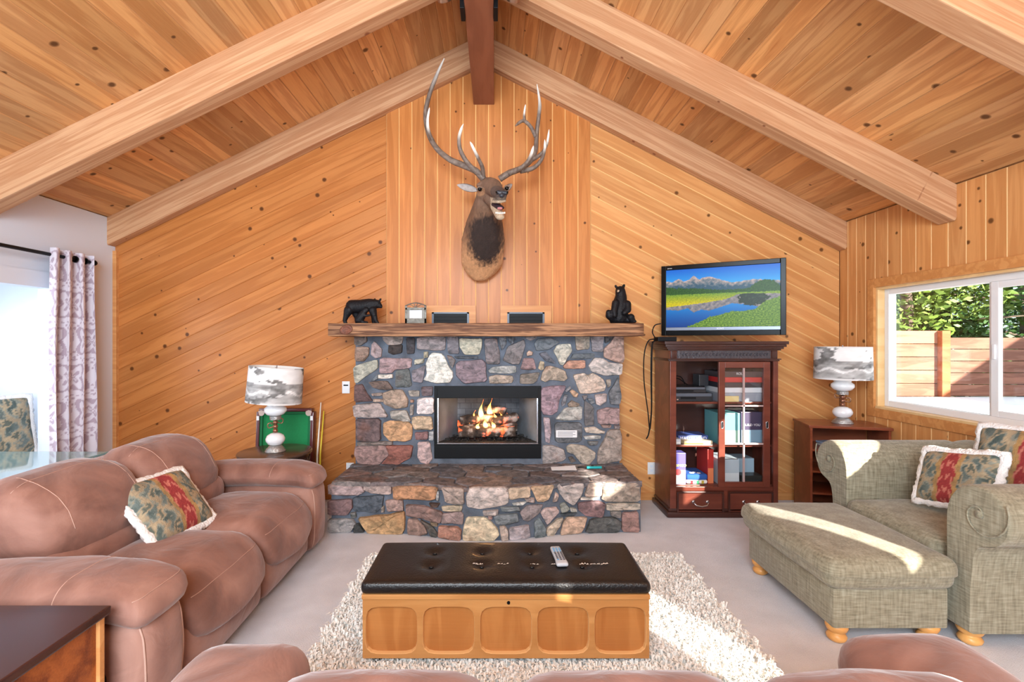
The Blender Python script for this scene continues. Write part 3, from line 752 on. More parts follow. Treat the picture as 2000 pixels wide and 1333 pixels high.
def stone(pts, col, place, h, name='stone', seed=0, grow=1.05):
    """pts 2D outline; place(a,b,h)->world; pillow shaped stone with broken edges"""
    rnd = random.Random(seed)
    if parea(pts) < 0: pts = pts[::-1]
    k = len(pts); c0 = sum((Vector(p) for p in pts), Vector((0, 0)))/k
    pts = [tuple(c0+(Vector(p)-c0)*grow) for p in pts]
    q = []
    for i in range(k):                      # knock the corners off
        p, nx, pv = Vector(pts[i]), Vector(pts[(i+1) % k]), Vector(pts[i-1])
        q.append(p.lerp(pv, .1)); q.append(p.lerp(nx, .1))
        d = (nx-p).length
        if d > .12: q.append(p.lerp(nx, .5)+Vector((rnd.uniform(-1, 1), rnd.uniform(-1, 1)))*.005)
    c = sum(q, Vector((0, 0)))/len(q)
    size = math.sqrt(abs(parea(pts)))
    rings = [(1.0, -.02), (1.0, h*.45), (.955, h*.86), (.74, h), (.36, h*1.02)]
    V = []; Fc = []; nn = len(q)
    tilt = (rnd.uniform(-.06, .06), rnd.uniform(-.06, .06))
    for s_, hh in rings:
        for p in q:
            d = p-c; L_ = max(d.length, 1e-5)
            pp = c+d*(s_ if s_ < .9 else 1-(1-s_)*min(1, size*.5/L_))
            z = hh
            if hh > 0: z += (d.x*tilt[0]+d.y*tilt[1])*s_+rnd.uniform(-1, 1)*h*.22
            V.append(place(pp.x, pp.y, z))
    V.append(place(c.x, c.y, h*1.0))
    for r_ in range(len(rings)-1):
        for i in range(nn):
            j = (i+1) % nn
            Fc.append((r_*nn+i, r_*nn+j, (r_+1)*nn+j, (r_+1)*nn+i))
    b = (len(rings)-1)*nn
    for i in range(nn): Fc.append((b+i, b+(i+1) % nn, len(V)-1))
    ctr = place(c.x, c.y, 0)
    o = mesh(name, [Vector(x)-ctr for x in V], Fc, M_stone, fp, True, loc=ctr-FO)
    sharp_by_angle(o, .55)
    g = rnd.uniform(1.0, 1.3)
    gm = sum(col)/3; col = tuple(gm+(x-gm)*.66 for x in col)
    o.color = tuple(min(1, lin(x)*g) for x in col)+(1,)
    return o
def place_up(a, b, h): return Vector((a, YU-h, b))
def place_front(a, b, h): return Vector((a, yfront(a)+.022-h, b))
def place_top(a, b, h): return Vector((a, b, HZ-.008+h))

def from_zoom(ox, oy, sc, pts): return [(ox+x*sc, oy+y*sc) for x, y in pts]
def px_to_up(pts):
    Yf = YU-.02
    return [((x-CX)/F*Yf, H-(y-CY)/F*Yf) for x, y in pts]
def px_to_front(pts):
    out = []
    for x, y in pts:
        Y = 3.75
        for _ in range(6): X = (x-CX)/F*Y; Y = yfront(X)
        out.append((X, max(.004, min(HZ+.002, H-(y-CY)/F*Y))))
    return out
A_ = [([(62,35),(175,35),(180,85),(120,125),(65,120)],(112,98,92)),([(70,140),(200,142),(195,220),(150,275),(65,275)],(152,116,96)),
([(250,85),(325,160),(315,235),(260,248),(218,210),(225,120)],(150,126,126)),([(335,35),(525,35),(515,110),(385,120),(340,75)],(142,122,112)),
([(390,124),(520,116),(515,195),(430,215),(385,190)],(66,54,50)),([(560,50),(640,50),(637,200),(565,205)],(62,56,60)),
([(310,245),(608,250),(600,340),(450,360),(420,390),(305,395)],(150,118,120)),([(45,330),(275,262),(285,345),(70,498)],(152,150,132)),
([(215,465),(282,402),(287,445),(250,468)],(120,128,136)),([(295,405),(425,402),(428,438),(292,445)],(225,208,192)),
([(460,370),(585,350),(610,510),(575,528),(455,525)],(96,101,100)),([(615,370),(745,315),(715,485),(620,470)],(118,108,116)),
([(640,262),(730,250),(725,295),(640,310)],(185,176,152)),([(730,185),(770,185),(768,240),(730,245)],(170,156,126)),
([(195,480),(290,468),(375,470),(430,545),(300,550),(240,530)],(110,88,78)),([(60,510),(135,500),(180,590),(235,660),(60,672)],(110,78,76)),
([(225,590),(330,580),(320,612),(235,612)],(160,136,122)),([(242,642),(335,645),(335,670),(242,670)],(190,166,146)),
([(330,590),(420,555),(520,555),(575,650),(565,720),(450,735),(345,690)],(166,136,112)),([(45,705),(300,680),(380,815),(200,825),(60,815)],(160,140,134)),
([(405,760),(560,752),(605,855),(520,855),(415,830)],(166,156,144)),([(70,835),(310,835),(310,1045),(80,1045)],(104,80,80)),
([(340,880),(400,855),(570,862),(612,900),(605,1030),(540,1052),(400,1045),(340,980)],(188,132,82)),([(580,560),(685,562),(685,618),(595,615)],(160,146,132)),
([(705,525),(815,520),(810,610),(712,612)],(108,90,96)),([(665,640),(825,630),(822,780),(665,785)],(196,182,180)),
([(615,820),(680,808),(800,815),(815,935),(640,935),(615,880)],(190,156,118)),([(645,965),(770,958),(765,1030),(650,1035)],(134,88,86)),
([(670,1065),(785,1060),(810,1220),(770,1270),(700,1255),(668,1200)],(176,142,138)),([(70,1100),(350,1088),(390,1180),(300,1275),(100,1265),(62,1180)],(140,104,98)),
([(360,1090),(620,1092),(600,1210),(480,1275),(320,1270),(400,1180)],(142,76,62)),([(90,1058),(420,1052),(420,1082),(90,1090)],(124,108,100)),
([(595,705),(632,695),(625,795),(597,795)],(166,152,142)),([(600,648),(632,650),(630,675),(602,675)],(172,124,98)),([(778,960),(822,955),(822,1040),(776,1040)],(152,152,154))]
B_ = [([(-40,80),(410,60),(400,285),(250,295),(-40,270)],(128,114,114)),([(440,60),(620,60),(635,340),(480,345),(450,290)],(114,106,112)),
([(645,95),(1010,100),(1000,250),(960,355),(730,360),(650,230)],(186,176,148)),([(1050,110),(1250,95),(1300,320),(1300,505),(1080,505)],(112,100,102)),
([(1290,80),(1400,70),(1410,170),(1335,290),(1295,180)],(100,102,108)),([(1440,75),(1520,75),(1530,165),(1495,190),(1450,150)],(96,102,112)),
([(1355,450),(1430,230),(1690,120),(1715,200),(1620,510),(1500,510)],(120,110,110)),([(165,370),(210,335),(350,350),(400,400),(470,560),(530,640),(530,720),(480,810),(260,820),(65,765),(120,680),(105,500)],(202,197,184)),
([(440,370),(520,390),(580,450),(530,580),(490,530)],(116,109,109)),([(590,520),(640,470),(1000,440),(1065,500),(1085,790),(720,825),(600,700)],(122,101,110)),
([(1120,620),(1190,560),(1560,545),(1560,650),(1440,670),(1150,660)],(152,152,148)),([(1130,720),(1250,690),(1500,705),(1520,760),(1490,820),(1140,830)],(152,132,114)),
([(1640,600),(1690,420),(1850,420),(1890,600)],(144,108,108)),([(1740,330),(1780,290),(1840,320),(1830,370),(1745,380)],(172,138,118)),
([(1640,680),(1950,650),(1900,780),(1850,830),(1630,830)],(127,114,101)),([(1700,80),(1900,60),(1900,90),(1800,135)],(127,117,117)),([(560,385),(930,385),(940,425),(600,425)],(78,84,94))]
C_ = [([(20,110),(50,60),(180,55),(260,95),(150,165),(40,175)],(90,97,104)),([(65,205),(130,185),(225,300),(120,270)],(98,99,110)),
([(205,180),(240,120),(365,110),(380,180),(300,310),(265,305)],(182,174,155)),([(415,30),(552,30),(548,155),(425,170)],(138,124,108)),
([(562,30),(690,30),(680,185),(575,180)],(128,118,122)),([(700,30),(785,30),(740,90),(700,100)],(84,80,82)),
([(800,30),(875,30),(885,250),(870,290),(800,282),(692,238),(694,160)],(168,128,112)),([(545,320),(600,245),(680,250),(740,290),(865,300),(855,405),(700,415),(575,375)],(172,158,151)),
([(395,205),(600,200),(590,250),(370,255)],(86,94,101)),([(300,325),(345,270),(505,268),(505,345),(310,348)],(178,120,94)),
([(55,345),(75,275),(115,285),(110,350),(85,365)],(175,152,118)),([(80,455),(130,330),(180,325),(310,370),(335,440),(300,470),(170,455),(130,478)],(170,147,124)),
([(395,410),(500,395),(540,415),(580,390),(680,450),(705,510),(690,560),(560,585),(460,585)],(190,164,144)),([(710,460),(755,450),(755,510),(725,530)],(150,136,122)),
([(735,580),(830,425),(860,620),(840,690),(755,690)],(101,104,110)),([(600,600),(715,590),(712,660),(655,705),(615,690)],(182,158,153)),
([(90,540),(190,520),(320,520),(260,640),(240,760),(190,795),(110,790),(85,740)],(144,112,124)),([(315,560),(365,515),(370,540),(330,575)],(137,137,143)),
([(360,570),(385,550),(445,590),(430,625),(395,620)],(186,142,108)),([(280,680),(310,600),(335,605),(315,690),(285,710)],(142,142,150)),
([(340,690),(380,655),(455,690),(440,715),(350,720)],(132,112,94)),([(225,835),(310,730),(480,714),(475,840),(300,848)],(152,150,143)),
([(505,655),(590,720),(595,890),(505,900)],(99,96,98)),([(625,755),(720,725),(840,735),(840,885),(640,885)],(160,124,123)),
([(105,825),(165,830),(182,950),(165,1065),(125,1050)],(157,134,142)),([(220,870),(470,870),(470,1055),(225,1060)],(97,99,104)),
([(500,920),(600,910),(650,940),(700,955),(690,975),(520,965)],(186,168,150)),([(495,1000),(655,995),(655,1025),(510,1030)],(182,180,174)),
([(530,1050),(635,1050),(620,1085),(545,1085)],(111,112,111)),([(100,1095),(190,1090),(300,1130),(320,1210),(290,1240),(105,1280)],(152,140,136)),
([(330,1110),(370,1080),(510,1100),(605,1160),(600,1215),(545,1275),(470,1260),(395,1170),(340,1155)],(174,158,139)),([(630,1265),(640,1130),(735,945),(840,940),(860,1000),(860,1235),(700,1265)],(152,134,122)),
([(345,1205),(385,1200),(420,1240),(370,1255)],(112,97,88)),([(530,640),(580,635),(600,680),(560,690)],(110,116,124)),([(660,892),(760,892),(750,920),(680,920)],(152,118,108)),
([(480,610),(530,602),(520,640),(495,655)],(120,114,116)),([(790,895),(845,895),(845,925),(790,928)],(120,105,105))]
D_ = [([(65,365),(470,372),(505,450),(420,490),(80,480)],(162,134,132)),([(500,375),(835,375),(830,475),(600,470),(505,430)],(168,142,133)),
([(860,375),(1400,385),(1360,545),(870,540)],(178,118,74)),([(1385,440),(1420,440),(1415,560),(1385,555)],(172,172,172)),([(1450,390),(1720,390),(1725,600),(1500,580)],(166,142,128)),
([(60,560),(350,540),(360,640),(300,730),(60,735)],(122,88,88)),([(370,520),(740,490),(720,640),(640,700),(380,690)],(68,78,90)),
([(765,555),(975,550),(985,680),(790,690)],(160,126,115)),([(710,640),(750,620),(750,690),(715,695)],(172,152,134)),([(1020,610),(1250,625),(1460,700),(1430,830),(1250,780),(1025,740)],(142,107,98)),
([(1300,585),(1430,590),(1400,635),(1320,630)],(92,68,58)),([(1455,630),(1705,620),(1690,685),(1470,685)],(190,168,134)),([(1460,720),(1680,690),(1715,730),(1710,850),(1560,830),(1450,830)],(142,117,113)),
([(65,790),(360,785),(400,850),(330,960),(75,960)],(136,130,128)),([(380,850),(440,835),(510,940),(370,965)],(62,64,63)),([(440,770),(660,740),(800,735),(990,690),(990,900),(960,965),(560,960),(510,880)],(178,133,80)),
([(330,710),(400,700),(410,760),(350,775)],(106,106,102)),([(1040,790),(1140,780),(1250,880),(1275,960),(1180,990),(1035,975)],(146,112,98)),([(1190,790),(1340,870),(1400,960),(1390,1030),(1320,1000),(1270,890)],(87,84,78)),
([(1420,870),(1640,880),(1690,920),(1680,1080),(1560,1060),(1410,1000)],(176,117,94)),([(1310,820),(1400,830),(1400,870),(1330,860)],(142,117,88)),
([(1756,500),(1800,380),(2255,380),(2258,600),(1940,655),(1768,625)],(172,156,148)),([(1715,960),(1760,770),(1990,765),(2130,905),(2150,980),(2080,1080),(1720,1085)],(207,188,150))]
E_ = [([(385,350),(635,345),(640,490),(400,530)],(184,156,126)),([(645,345),(925,340),(860,510),(790,550),(720,540)],(186,148,110)),([(905,550),(940,440),(980,470),(960,540)],(182,152,138)),
([(950,340),(1290,335),(1240,480),(1150,590),(1050,530),(990,450)],(170,156,150)),([(1330,325),(1495,325),(1480,485),(1285,490)],(180,152,134)),([(1510,325),(1930,325),(1945,520),(1900,545),(1500,540)],(152,133,116)),
([(1240,505),(1400,505),(1400,530),(1240,530)],(200,187,174)),([(1210,570),(1440,545),(1530,580),(1500,740),(1300,720),(1215,650)],(122,88,90)),([(1550,575),(1930,570),(1935,640),(1550,650)],(166,152,134)),
([(1590,662),(1715,662),(1710,740),(1600,720)],(122,114,108)),([(1735,685),(1920,670),(1935,910),(1730,905)],(152,108,99)),([(1360,760),(1640,740),(1720,800),(1690,930),(1300,920)],(83,86,85)),
([(1040,790),(1080,740),(1310,740),(1280,850),(1240,920),(1100,940),(1000,945)],(190,152,123)),([(840,870),(960,760),(1030,752),(990,850),(920,960),(850,970),(835,930)],(186,167,143)),([(765,690),(810,635),(950,620),(985,670),(880,790),(840,820),(800,750)],(176,152,148)),
([(690,800),(750,745),(830,870),(820,970),(690,995)],(92,107,113)),([(520,680),(600,600),(790,590),(750,690),(620,790),(560,770)],(137,124,125)),([(990,590),(1050,560),(1110,640),(1080,670),(1010,680)],(132,137,128)),
([(390,870),(620,830),(640,960),(590,1020),(400,1045)],(152,142,148)),([(275,850),(340,845),(380,900),(380,1040),(300,1040)],(176,157,143)),([(210,720),(480,690),(500,790),(350,830),(240,820)],(112,122,128)),
([(80,660),(260,650),(250,710),(90,715)],(152,142,138)),([(290,620),(500,610),(520,660),(310,670)],(117,127,131)),([(430,575),(600,550),(550,590),(440,595)],(200,200,192)),([(570,510),(690,510),(690,560),(600,550)],(176,152,143)),
([(1110,620),(1190,640),(1190,670),(1120,665)],(152,152,143)),([(1000,692),(1190,682),(1170,715),(1010,715)],(72,82,90)),([(140,720),(190,710),(190,760),(145,760)],(166,123,113))]
sd_ = 0
for data, (ox, oy, sc_), conv, pl in ((A_, (680, 650, .2025), px_to_up, place_up), (B_, (820, 650, .12), px_to_up, place_up), (C_, (1040, 650, .2026), px_to_up, place_up),
                                      (D_, (630, 890, .16), px_to_front, place_front), (E_, (930, 890, .165), px_to_front, place_front)):
    for pts, col in data:
        sd_ += 1
        q = conv(from_zoom(ox, oy, sc_, pts))
        stone(q, col, pl, random.uniform(.022, .036), seed=sd_)
# flagstones on the hearth top (jittered cells)
rnd = random.Random(5)
seeds = []
for r_ in range(5):
    for c_ in range(9):
        seeds.append((FX0+.12+(c_+.5*(r_ % 2))*.268+rnd.uniform(-.07, .07), 3.70+r_*.165+rnd.uniform(-.04, .04)))
fl_cols = [(112, 98, 98), (98, 94, 98), (118, 100, 92), (84, 84, 92), (124, 112, 108), (104, 90, 88), (92, 88, 92)]
for i, s_ in enumerate(seeds):
    poly = [(FX0-.02, 3.5), (FX1+.015, 3.5), (FX1+.015, YU+.0), (FX0-.02, YU+.0)]
    for j, q in enumerate(seeds):
        if i == j: continue
        nx, ny = q[0]-s_[0], (q[1]-s_[1])*2.2
        mx, my = (q[0]+s_[0])/2, (q[1]+s_[1])/2
        poly = clip_poly(poly, nx, ny, nx*mx+ny*my)
        if len(poly) < 3: break
    if len(poly) < 3: continue
    poly = [(x, max(y, yfront(x)-.004)) for x, y in poly]
    if abs(parea(poly)) < .002: continue
    if parea(poly) < 0: poly = poly[::-1]
    poly = inset(poly, .006)
    stone(poly, fl_cols[rnd.randrange(7)], place_top, .016, name='flagstone', seed=900+i, grow=1.0)
# mantel
MY0 = 4.13
mx0, mx1 = P(640, 632, MY0).x, P(1258, 632, MY0).x
v, fcs = rbox(mx1-mx0, YB-.036-MY0, .112, .006, n=(60, 6, 4), k=2, wr=.003, ws=14, seed=3)
o = mesh('mantel', v, fcs, M_mantel, fp, True, loc=((mx0+mx1)/2-FO.x, (MY0+YB-.036)/2-FO.y, 1.598)); o.color = (1, 1, 1, 1); o['label'] = 'rough sawn brown timber mantel with a large knot at its left end'
sharp_by_angle(o, .6)
kn = MB().lathe([(0, 0), (.052, 0), (.048, .003), (.03, .004), (.028, .0025), (.014, .004), (0, .004)], 24, fn=lambda r, z, a: r*(1+.12*math.sin(2*a+.5))).build('knot', plain('knot_wood', S(112, 62, 40), .6, noise=.4, nscale=60), o, loc=(P(676, 645, MY0).x-(mx0+mx1)/2, MY0-(MY0+YB-.036)/2-.001, 0), rot=(math.pi/2, 0, 0), smooth=True)
kn.scale = (1, .85, 1)
# firebox
fb = bpy.data.objects.new('firebox', None); link(fb, fp); fb.location = ((bx0+bx1)/2-FO.x, YU-FO.y, bz0)
hw, hh, dp = (bx1-bx0)/2, bz1-bz0, .40
M_panel = plain('firebrick_panel', S(120, 126, 132), .7, noise=.25, nscale=5, bump=.3, bscale=40)
def brick_panel():
    m, nt, b = new_mat('pressed_brick')
    tc = N(nt, 'ShaderNodeTexCoord'); mp = N(nt, 'ShaderNodeMapping'); mp.inputs['Rotation'].default_value = (math.pi/2, 0, 0); L(nt, tc.outputs['Object'], mp.inputs[0])
    br = N(nt, 'ShaderNodeTexBrick'); br.inputs['Color1'].default_value = S(124, 130, 136); br.inputs['Color2'].default_value = S(104, 108, 114); br.inputs['Mortar'].default_value = S(84, 88, 94)
    br.inputs['Scale'].default_value = 4.5; br.inputs['Mortar Size'].default_value = .012; L(nt, mp.outputs[0], br.inputs['Vector'])
    n = N(nt, 'ShaderNodeTexNoise'); n.inputs['Scale'].default_value = 5; n.inputs['Detail'].default_value = 5; L(nt, tc.outputs['Object'], n.inputs['Vector'])
    r = ramp(nt, n.outputs['Fac'], [(.35, (.35, .35, .36, 1)), (.62, (1, 1, 1, 1))])
    L(nt, mixc(nt, 1.0, br.outputs[0], r.outputs[0], 'MULTIPLY'), b.inputs['Base Color']); b.inputs['Roughness'].default_value = .8
    return m
M_pbrick = brick_panel()
bk = .30                                   # back panel half width
MB().box(-bk, bk, dp-.02, dp, .03, hh).build('back_panel', M_pbrick, fb)
for s_ in (-1, 1):
    v = [(s_*(hw-.02), .03, .03), (s_*bk, dp-.02, .03), (s_*bk, dp-.02, hh), (s_*(hw-.02), .03, hh), (s_*hw, .03, .03), (s_*(bk+.02), dp, .03), (s_*(bk+.02), dp, hh), (s_*hw, .03, hh)]
    mesh('side_panel', v, [(0, 1, 2, 3), (7, 6, 5, 4), (0, 4, 5, 1), (1, 5, 6, 2), (2, 6, 7, 3), (3, 7, 4, 0)], M_panel, fb)
MB().box(-hw, hw, .0, dp, 0, .03).build('firebox_floor', M_black, fb)
MB().box(-hw, hw, .0, dp, hh-.012, hh).build('firebox_top', M_black, fb)
MB().box(-hw, hw, -.012, .012, -.005, .105, bev=.004).box(-hw, hw, -.018, .012, .105, .13, bev=.004).build('lower_louver', M_black, fb)
MB().box(-hw, hw, -.01, .03, hh-.11, hh, bev=.003).build('hood', M_black, fb)
MB().box(-hw, -hw+.028, -.015, .02, .13, hh-.02, bev=.003).box(hw-.028, hw, -.015, .02, .13, hh-.02, bev=.003).build('frame', M_black, fb)
MB().box(-hw+.028, -hw+.04, -.005, .01, .14, hh-.11).box(hw-.04, hw-.028, -.005, .01, .14, hh-.11).box(-hw+.028, hw-.028, -.02, -.008, .128, .136).build('chrome_trim', M_chrome, fb)
# ember bed (uncountable)
rnd = random.Random(3); mb = MB()
for i in range(420):
    x = rnd.uniform(-.40, .40); y = rnd.uniform(.05, .33); r_ = rnd.uniform(.008, .02)
    z = .13+.035*(y/.33)*(1-(x/.45)**2)
    c = [(x+rnd.uniform(-1, 1)*r_, y+rnd.uniform(-1, 1)*r_, z+rnd.uniform(-.4, 1)*r_) for _ in range(4)]
    mb.add(c, [(0, 1, 2), (0, 2, 3), (0, 3, 1), (1, 3, 2)])
mb.box(-hw+.03, hw-.03, .012, dp-.03, .05, .132)
o = mb.build('ember_bed', plain('embers', S(44, 42, 40), .9, noise=.6, nscale=25), fb); o['kind'] = 'stuff'
# logs, fire
FB = Vector(((bx0+bx1)/2, YU, bz0))
def log_mat():
    m, nt, b = new_mat('charred_log')
    tc = N(nt, 'ShaderNodeTexCoord'); n = N(nt, 'ShaderNodeTexNoise'); n.inputs['Scale'].default_value = 14; n.inputs['Detail'].default_value = 6; L(nt, tc.outputs['Object'], n.inputs['Vector'])
    r = ramp(nt, n.outputs['Fac'], [(.35, S(28, 25, 24)), (.52, S(84, 68, 58)), (.64, S(168, 158, 150))]); L(nt, r.outputs[0], b.inputs['Base Color']); b.inputs['Roughness'].default_value = .9
    n2 = N(nt, 'ShaderNodeTexNoise'); n2.inputs['Scale'].default_value = 9; n2.inputs['Detail'].default_value = 5; L(nt, tc.outputs['Object'], n2.inputs['Vector'])
    e = ramp(nt, n2.outputs['Fac'], [(.58, (0, 0, 0, 1)), (.68, (1, .12, .02, 1))]); L(nt, e.outputs[0], b.inputs['Emission Color']); b.inputs['Emission Strength'].default_value = 1.6
    return m
M_log = log_mat()
logs = [((-.27, .15, .205), (.25, .15, .205), .055, 'charred front log glowing red at the bottom of the fire'),
        ((-.29, .24, .24), (.27, .24, .24), .06, 'charred rear log at the back of the fire'),
        ((-.26, .19, .305), (.06, .21, .325), .045, 'charred upper log lying across the left of the fire'),
        ((.02, .17, .29), (.27, .22, .33), .046, 'grey ash log lying across the right of the fire'),
        ((-.03, .25, .41), (.16, .20, .39), .036, 'short pale log propped on top of the fire')]
for i, (a, b_, r_, lab) in enumerate(logs):
    a, b_ = Vector(a), Vector(b_); rn = random.Random(i+60)
    pts = [a.lerp(b_, k/9)+Vector((0, rn.uniform(-1, 1), rn.uniform(-1, 1)))*.006 for k in range(10)]
    c = (a+b_)/2
    o = MB().tube([p-c for p in pts], [r_*rn.uniform(.88, 1.1) for _ in pts], 12).build('fire_log', M_log, None, smooth=True, loc=FB+c)
    tag(o, lab, 'log', 'logs in the firebox')
gr = thing('fire_grate', 'dark iron grate under the burning logs', 'grate', FB+Vector((0, .18, .13)))
for i in range(7): MB().tube([(-.18+i*.06, -.08, .0), (-.18+i*.06, -.07, .035), (-.18+i*.06, .10, .035), (-.18+i*.06, .11, .07)], .006, 6).build('bar', M_black, gr)
MB().tube([(-.2, -.04, .028), (.2, -.04, .028)], .006, 6).tube([(-.2, .07, .028), (.2, .07, .028)], .006, 6).build('rail', M_black, gr)
def flame_mat():
    m = bpy.data.materials.new('flame'); m.use_nodes = True; nt = m.node_tree; nt.nodes.remove(nt.nodes['Principled BSDF'])
    tc = N(nt, 'ShaderNodeTexCoord'); sp = N(nt, 'ShaderNodeSeparateXYZ'); L(nt, tc.outputs['Generated'], sp.inputs[0])
    r = ramp(nt, sp.outputs[2], [(0, (1, .25, .04, 1)), (.3, (1, .62, .2, 1)), (.6, (1, .42, .07, 1)), (1, (.9, .12, .02, 1))])
    e = N(nt, 'ShaderNodeEmission'); L(nt, r.outputs[0], e.inputs[0]); e.inputs[1].default_value = 5.0
    t = N(nt, 'ShaderNodeBsdfTransparent')
    lw = N(nt, 'ShaderNodeLayerWeight'); lw.inputs[0].default_value = .35
    a = ramp(nt, lw.outputs['Facing'], [(.2, (.75, .75, .75, 1)), (.95, (0, 0, 0, 1))])
    mx = N(nt, 'ShaderNodeMixShader'); L(nt, a.outputs[0], mx.inputs[0]); L(nt, t.outputs[0], mx.inputs[1]); L(nt, e.outputs[0], mx.inputs[2])
    L(nt, mx.outputs[0], nt.nodes['Material Output'].inputs[0]); return m
M_flame = flame_mat()
fi = thing('fire', 'orange and yellow flames licking over the logs', 'fire', FB+Vector((0, .19, .24)))
for i, (x, y, z, h, r_) in enumerate([(-.06, 0, .06, .20, .030), (.02, .02, .08, .19, .034), (-.12, -.01, .05, .11, .026), (.07, -.02, .04, .12, .022), (.12, .0, .05, .10, .024),
                                     (-.02, -.05, .0, .10, .028), (-.09, -.06, -.01, .07, .024), (.05, -.06, .0, .08, .024), (.17, .02, .05, .08, .02), (-.17, -.02, .04, .06, .016)]):
    rn = random.Random(i+11); ph = rn.uniform(0, 6)
    prof = [(t, (math.sin(math.pi*min(1, t*1.15+.12))**.8)*(1-t)**.55) for t in [k/12 for k in range(13)]]
    MB().tube([(x+.018*math.sin(ph+t*5)*t, y+.01*math.cos(ph+t*4)*t, z+h*t) for t, q in prof], [max(.0008, r_*q) for t, q in prof], 10).build('flame', M_flame, fi, smooth=True)
fl = bpy.data.lights.new('fire_glow', 'POINT'); fl.energy = 2.0; fl.color = (1, .5, .2); fl.shadow_soft_size = .06
fo = bpy.data.objects.new('fire_glow', fl); COL.objects.link(fo); fo.parent = fi; fo.location = (0, -.08, .12)
# label card on the stone, papers and lighter on the hearth
M_paper = plain('paper', S(238, 238, 240), .7)
a = P(1086, 841, YU-.04); b_ = P(1127, 855, YU-.04)
nl = thing('notice_card', 'small white typed notice stuck on a grey stone right of the firebox', 'notice', ((a.x+b_.x)/2, YU-.04, (a.z+b_.z)/2))
w_, h_ = (b_.x-a.x)/2, (a.z-b_.z)/2
MB().box(-w_, w_, -.001, .001, -h_, h_).build('card', M_paper, nl)
M_ink = plain('ink_grey', S(150, 150, 155), .8)
for k in range(4): MB().box(-w_*.85, w_*(.85-.25*(k % 2)), -.0016, -.001, h_*(.55-.38*k)-.003, h_*(.55-.38*k)+.003).build('text_line', M_ink, nl)
zt = HZ+.012
o = mesh('note_paper', [(-.11, -.035, 0), (.10, -.05, .004), (.10, .05, .018), (-.11, .045, .006), (-.11, -.035, .002), (.10, -.05, .006), (.10, .05, .02), (-.11, .045, .008)], [(3, 2, 1, 0), (4, 5, 6, 7), (0, 1, 5, 4), (1, 2, 6, 5), (2, 3, 7, 6), (3, 0, 4, 7)], M_paper, loc=(.585, 4.15, zt))
tag(o, 'folded sheet of white paper lying on the hearth', 'paper')
lt = thing('gas_lighter', 'turquoise long nosed lighter lying on the hearth beside the paper', 'lighter', (.80, 4.17, zt+.01), rotz=.03)
MB().box(-.02, .11, -.012, .012, -.008, .012, bev=.005).build('handle', plain('turquoise', S(40, 176, 180), .35), lt, auto=True)
MB().tube([(-.02, 0, .002), (-.10, 0, .002)], .004, 8).build('nozzle', M_black, lt)
MB().box(.02, .04, -.006, .006, .012, .016).build('trigger', M_black, lt)
# ---------------------------------------------------------------- elk mount
def smooth_path(pts, n):
    """Catmull-Rom through points (any dimension)"""
    pts = [np.array(p, float) for p in pts]; out = []
    for i in range(len(pts)-1):
        p0, p1, p2, p3 = pts[max(i-1, 0)], pts[i], pts[i+1], pts[min(i+2, len(pts)-1)]
        for k in range(n):
            t = k/n
            out.append(.5*((2*p1)+(-p0+p2)*t+(2*p0-5*p1+4*p2-p3)*t*t+(-p0+3*p1-3*p2+p3)*t**3))
    out.append(pts[-1]); return out
EO = P(945, 500, 4.56)
elk = thing('elk_head_mount', 'brown bull elk shoulder mount with open mouth and wide antlers above the mantel', 'taxidermy', EO)
M_fur = vcol('elk_fur', .9, bump=.8, bscale=120)
def E(px, py, Y): return P(px, py, Y)-EO
def blob(px, py, Y, rx, ry=None, rz=None):
    p = E(px, py, Y); return (p.x, p.y, p.z, rx, ry or rx, rz or rx)
c_dark, c_mid, c_tan, c_pale, c_head = [Vector(S(*c)[:3]) for c in ((48, 35, 30), (120, 88, 66), (192, 142, 100), (206, 184, 156), (122, 94, 76))]
def elk_col(co, nrm):
    w = co+EO; px = CX+w.x/w.y*F; py = CY-(w.z-H)/w.y*F
    n = mnoise.noise(Vector((co.x*40, co.y*40, co.z*16)))*.5+mnoise.noise(Vector((co.x*110, co.y*110, co.z*28)))*.5
    if py > 415 and w.y > 4.05:
        # mane: dark oval on the chest, tan rim below
        e = ((px-949)/38)**2+((py-468)/54)**2+n*.5
        k = min(1, max(0, (e-.55)/.6))
        rim = c_mid.lerp(c_tan, min(1, max(0, (py-450)/50)))
        c = c_dark.lerp(rim, k)
    else:
        k = min(1, max(0, (415-py)/22))
        c = c_mid.lerp(c_head, k)
        if py > 386 and px > 958 and w.y < 4.12: c = c.lerp(c_pale, .75)
        if w.y < 3.95 and py < 392: c = c.lerp(Vector(S(70, 62, 60)[:3]), .7)
        if (px-938)**2+(py-374)**2 < 90: c = c.lerp(c_tan, .5)
    c = c*(1+n*.45)
    return (max(0, c.x), max(0, c.y), max(0, c.z), 1)
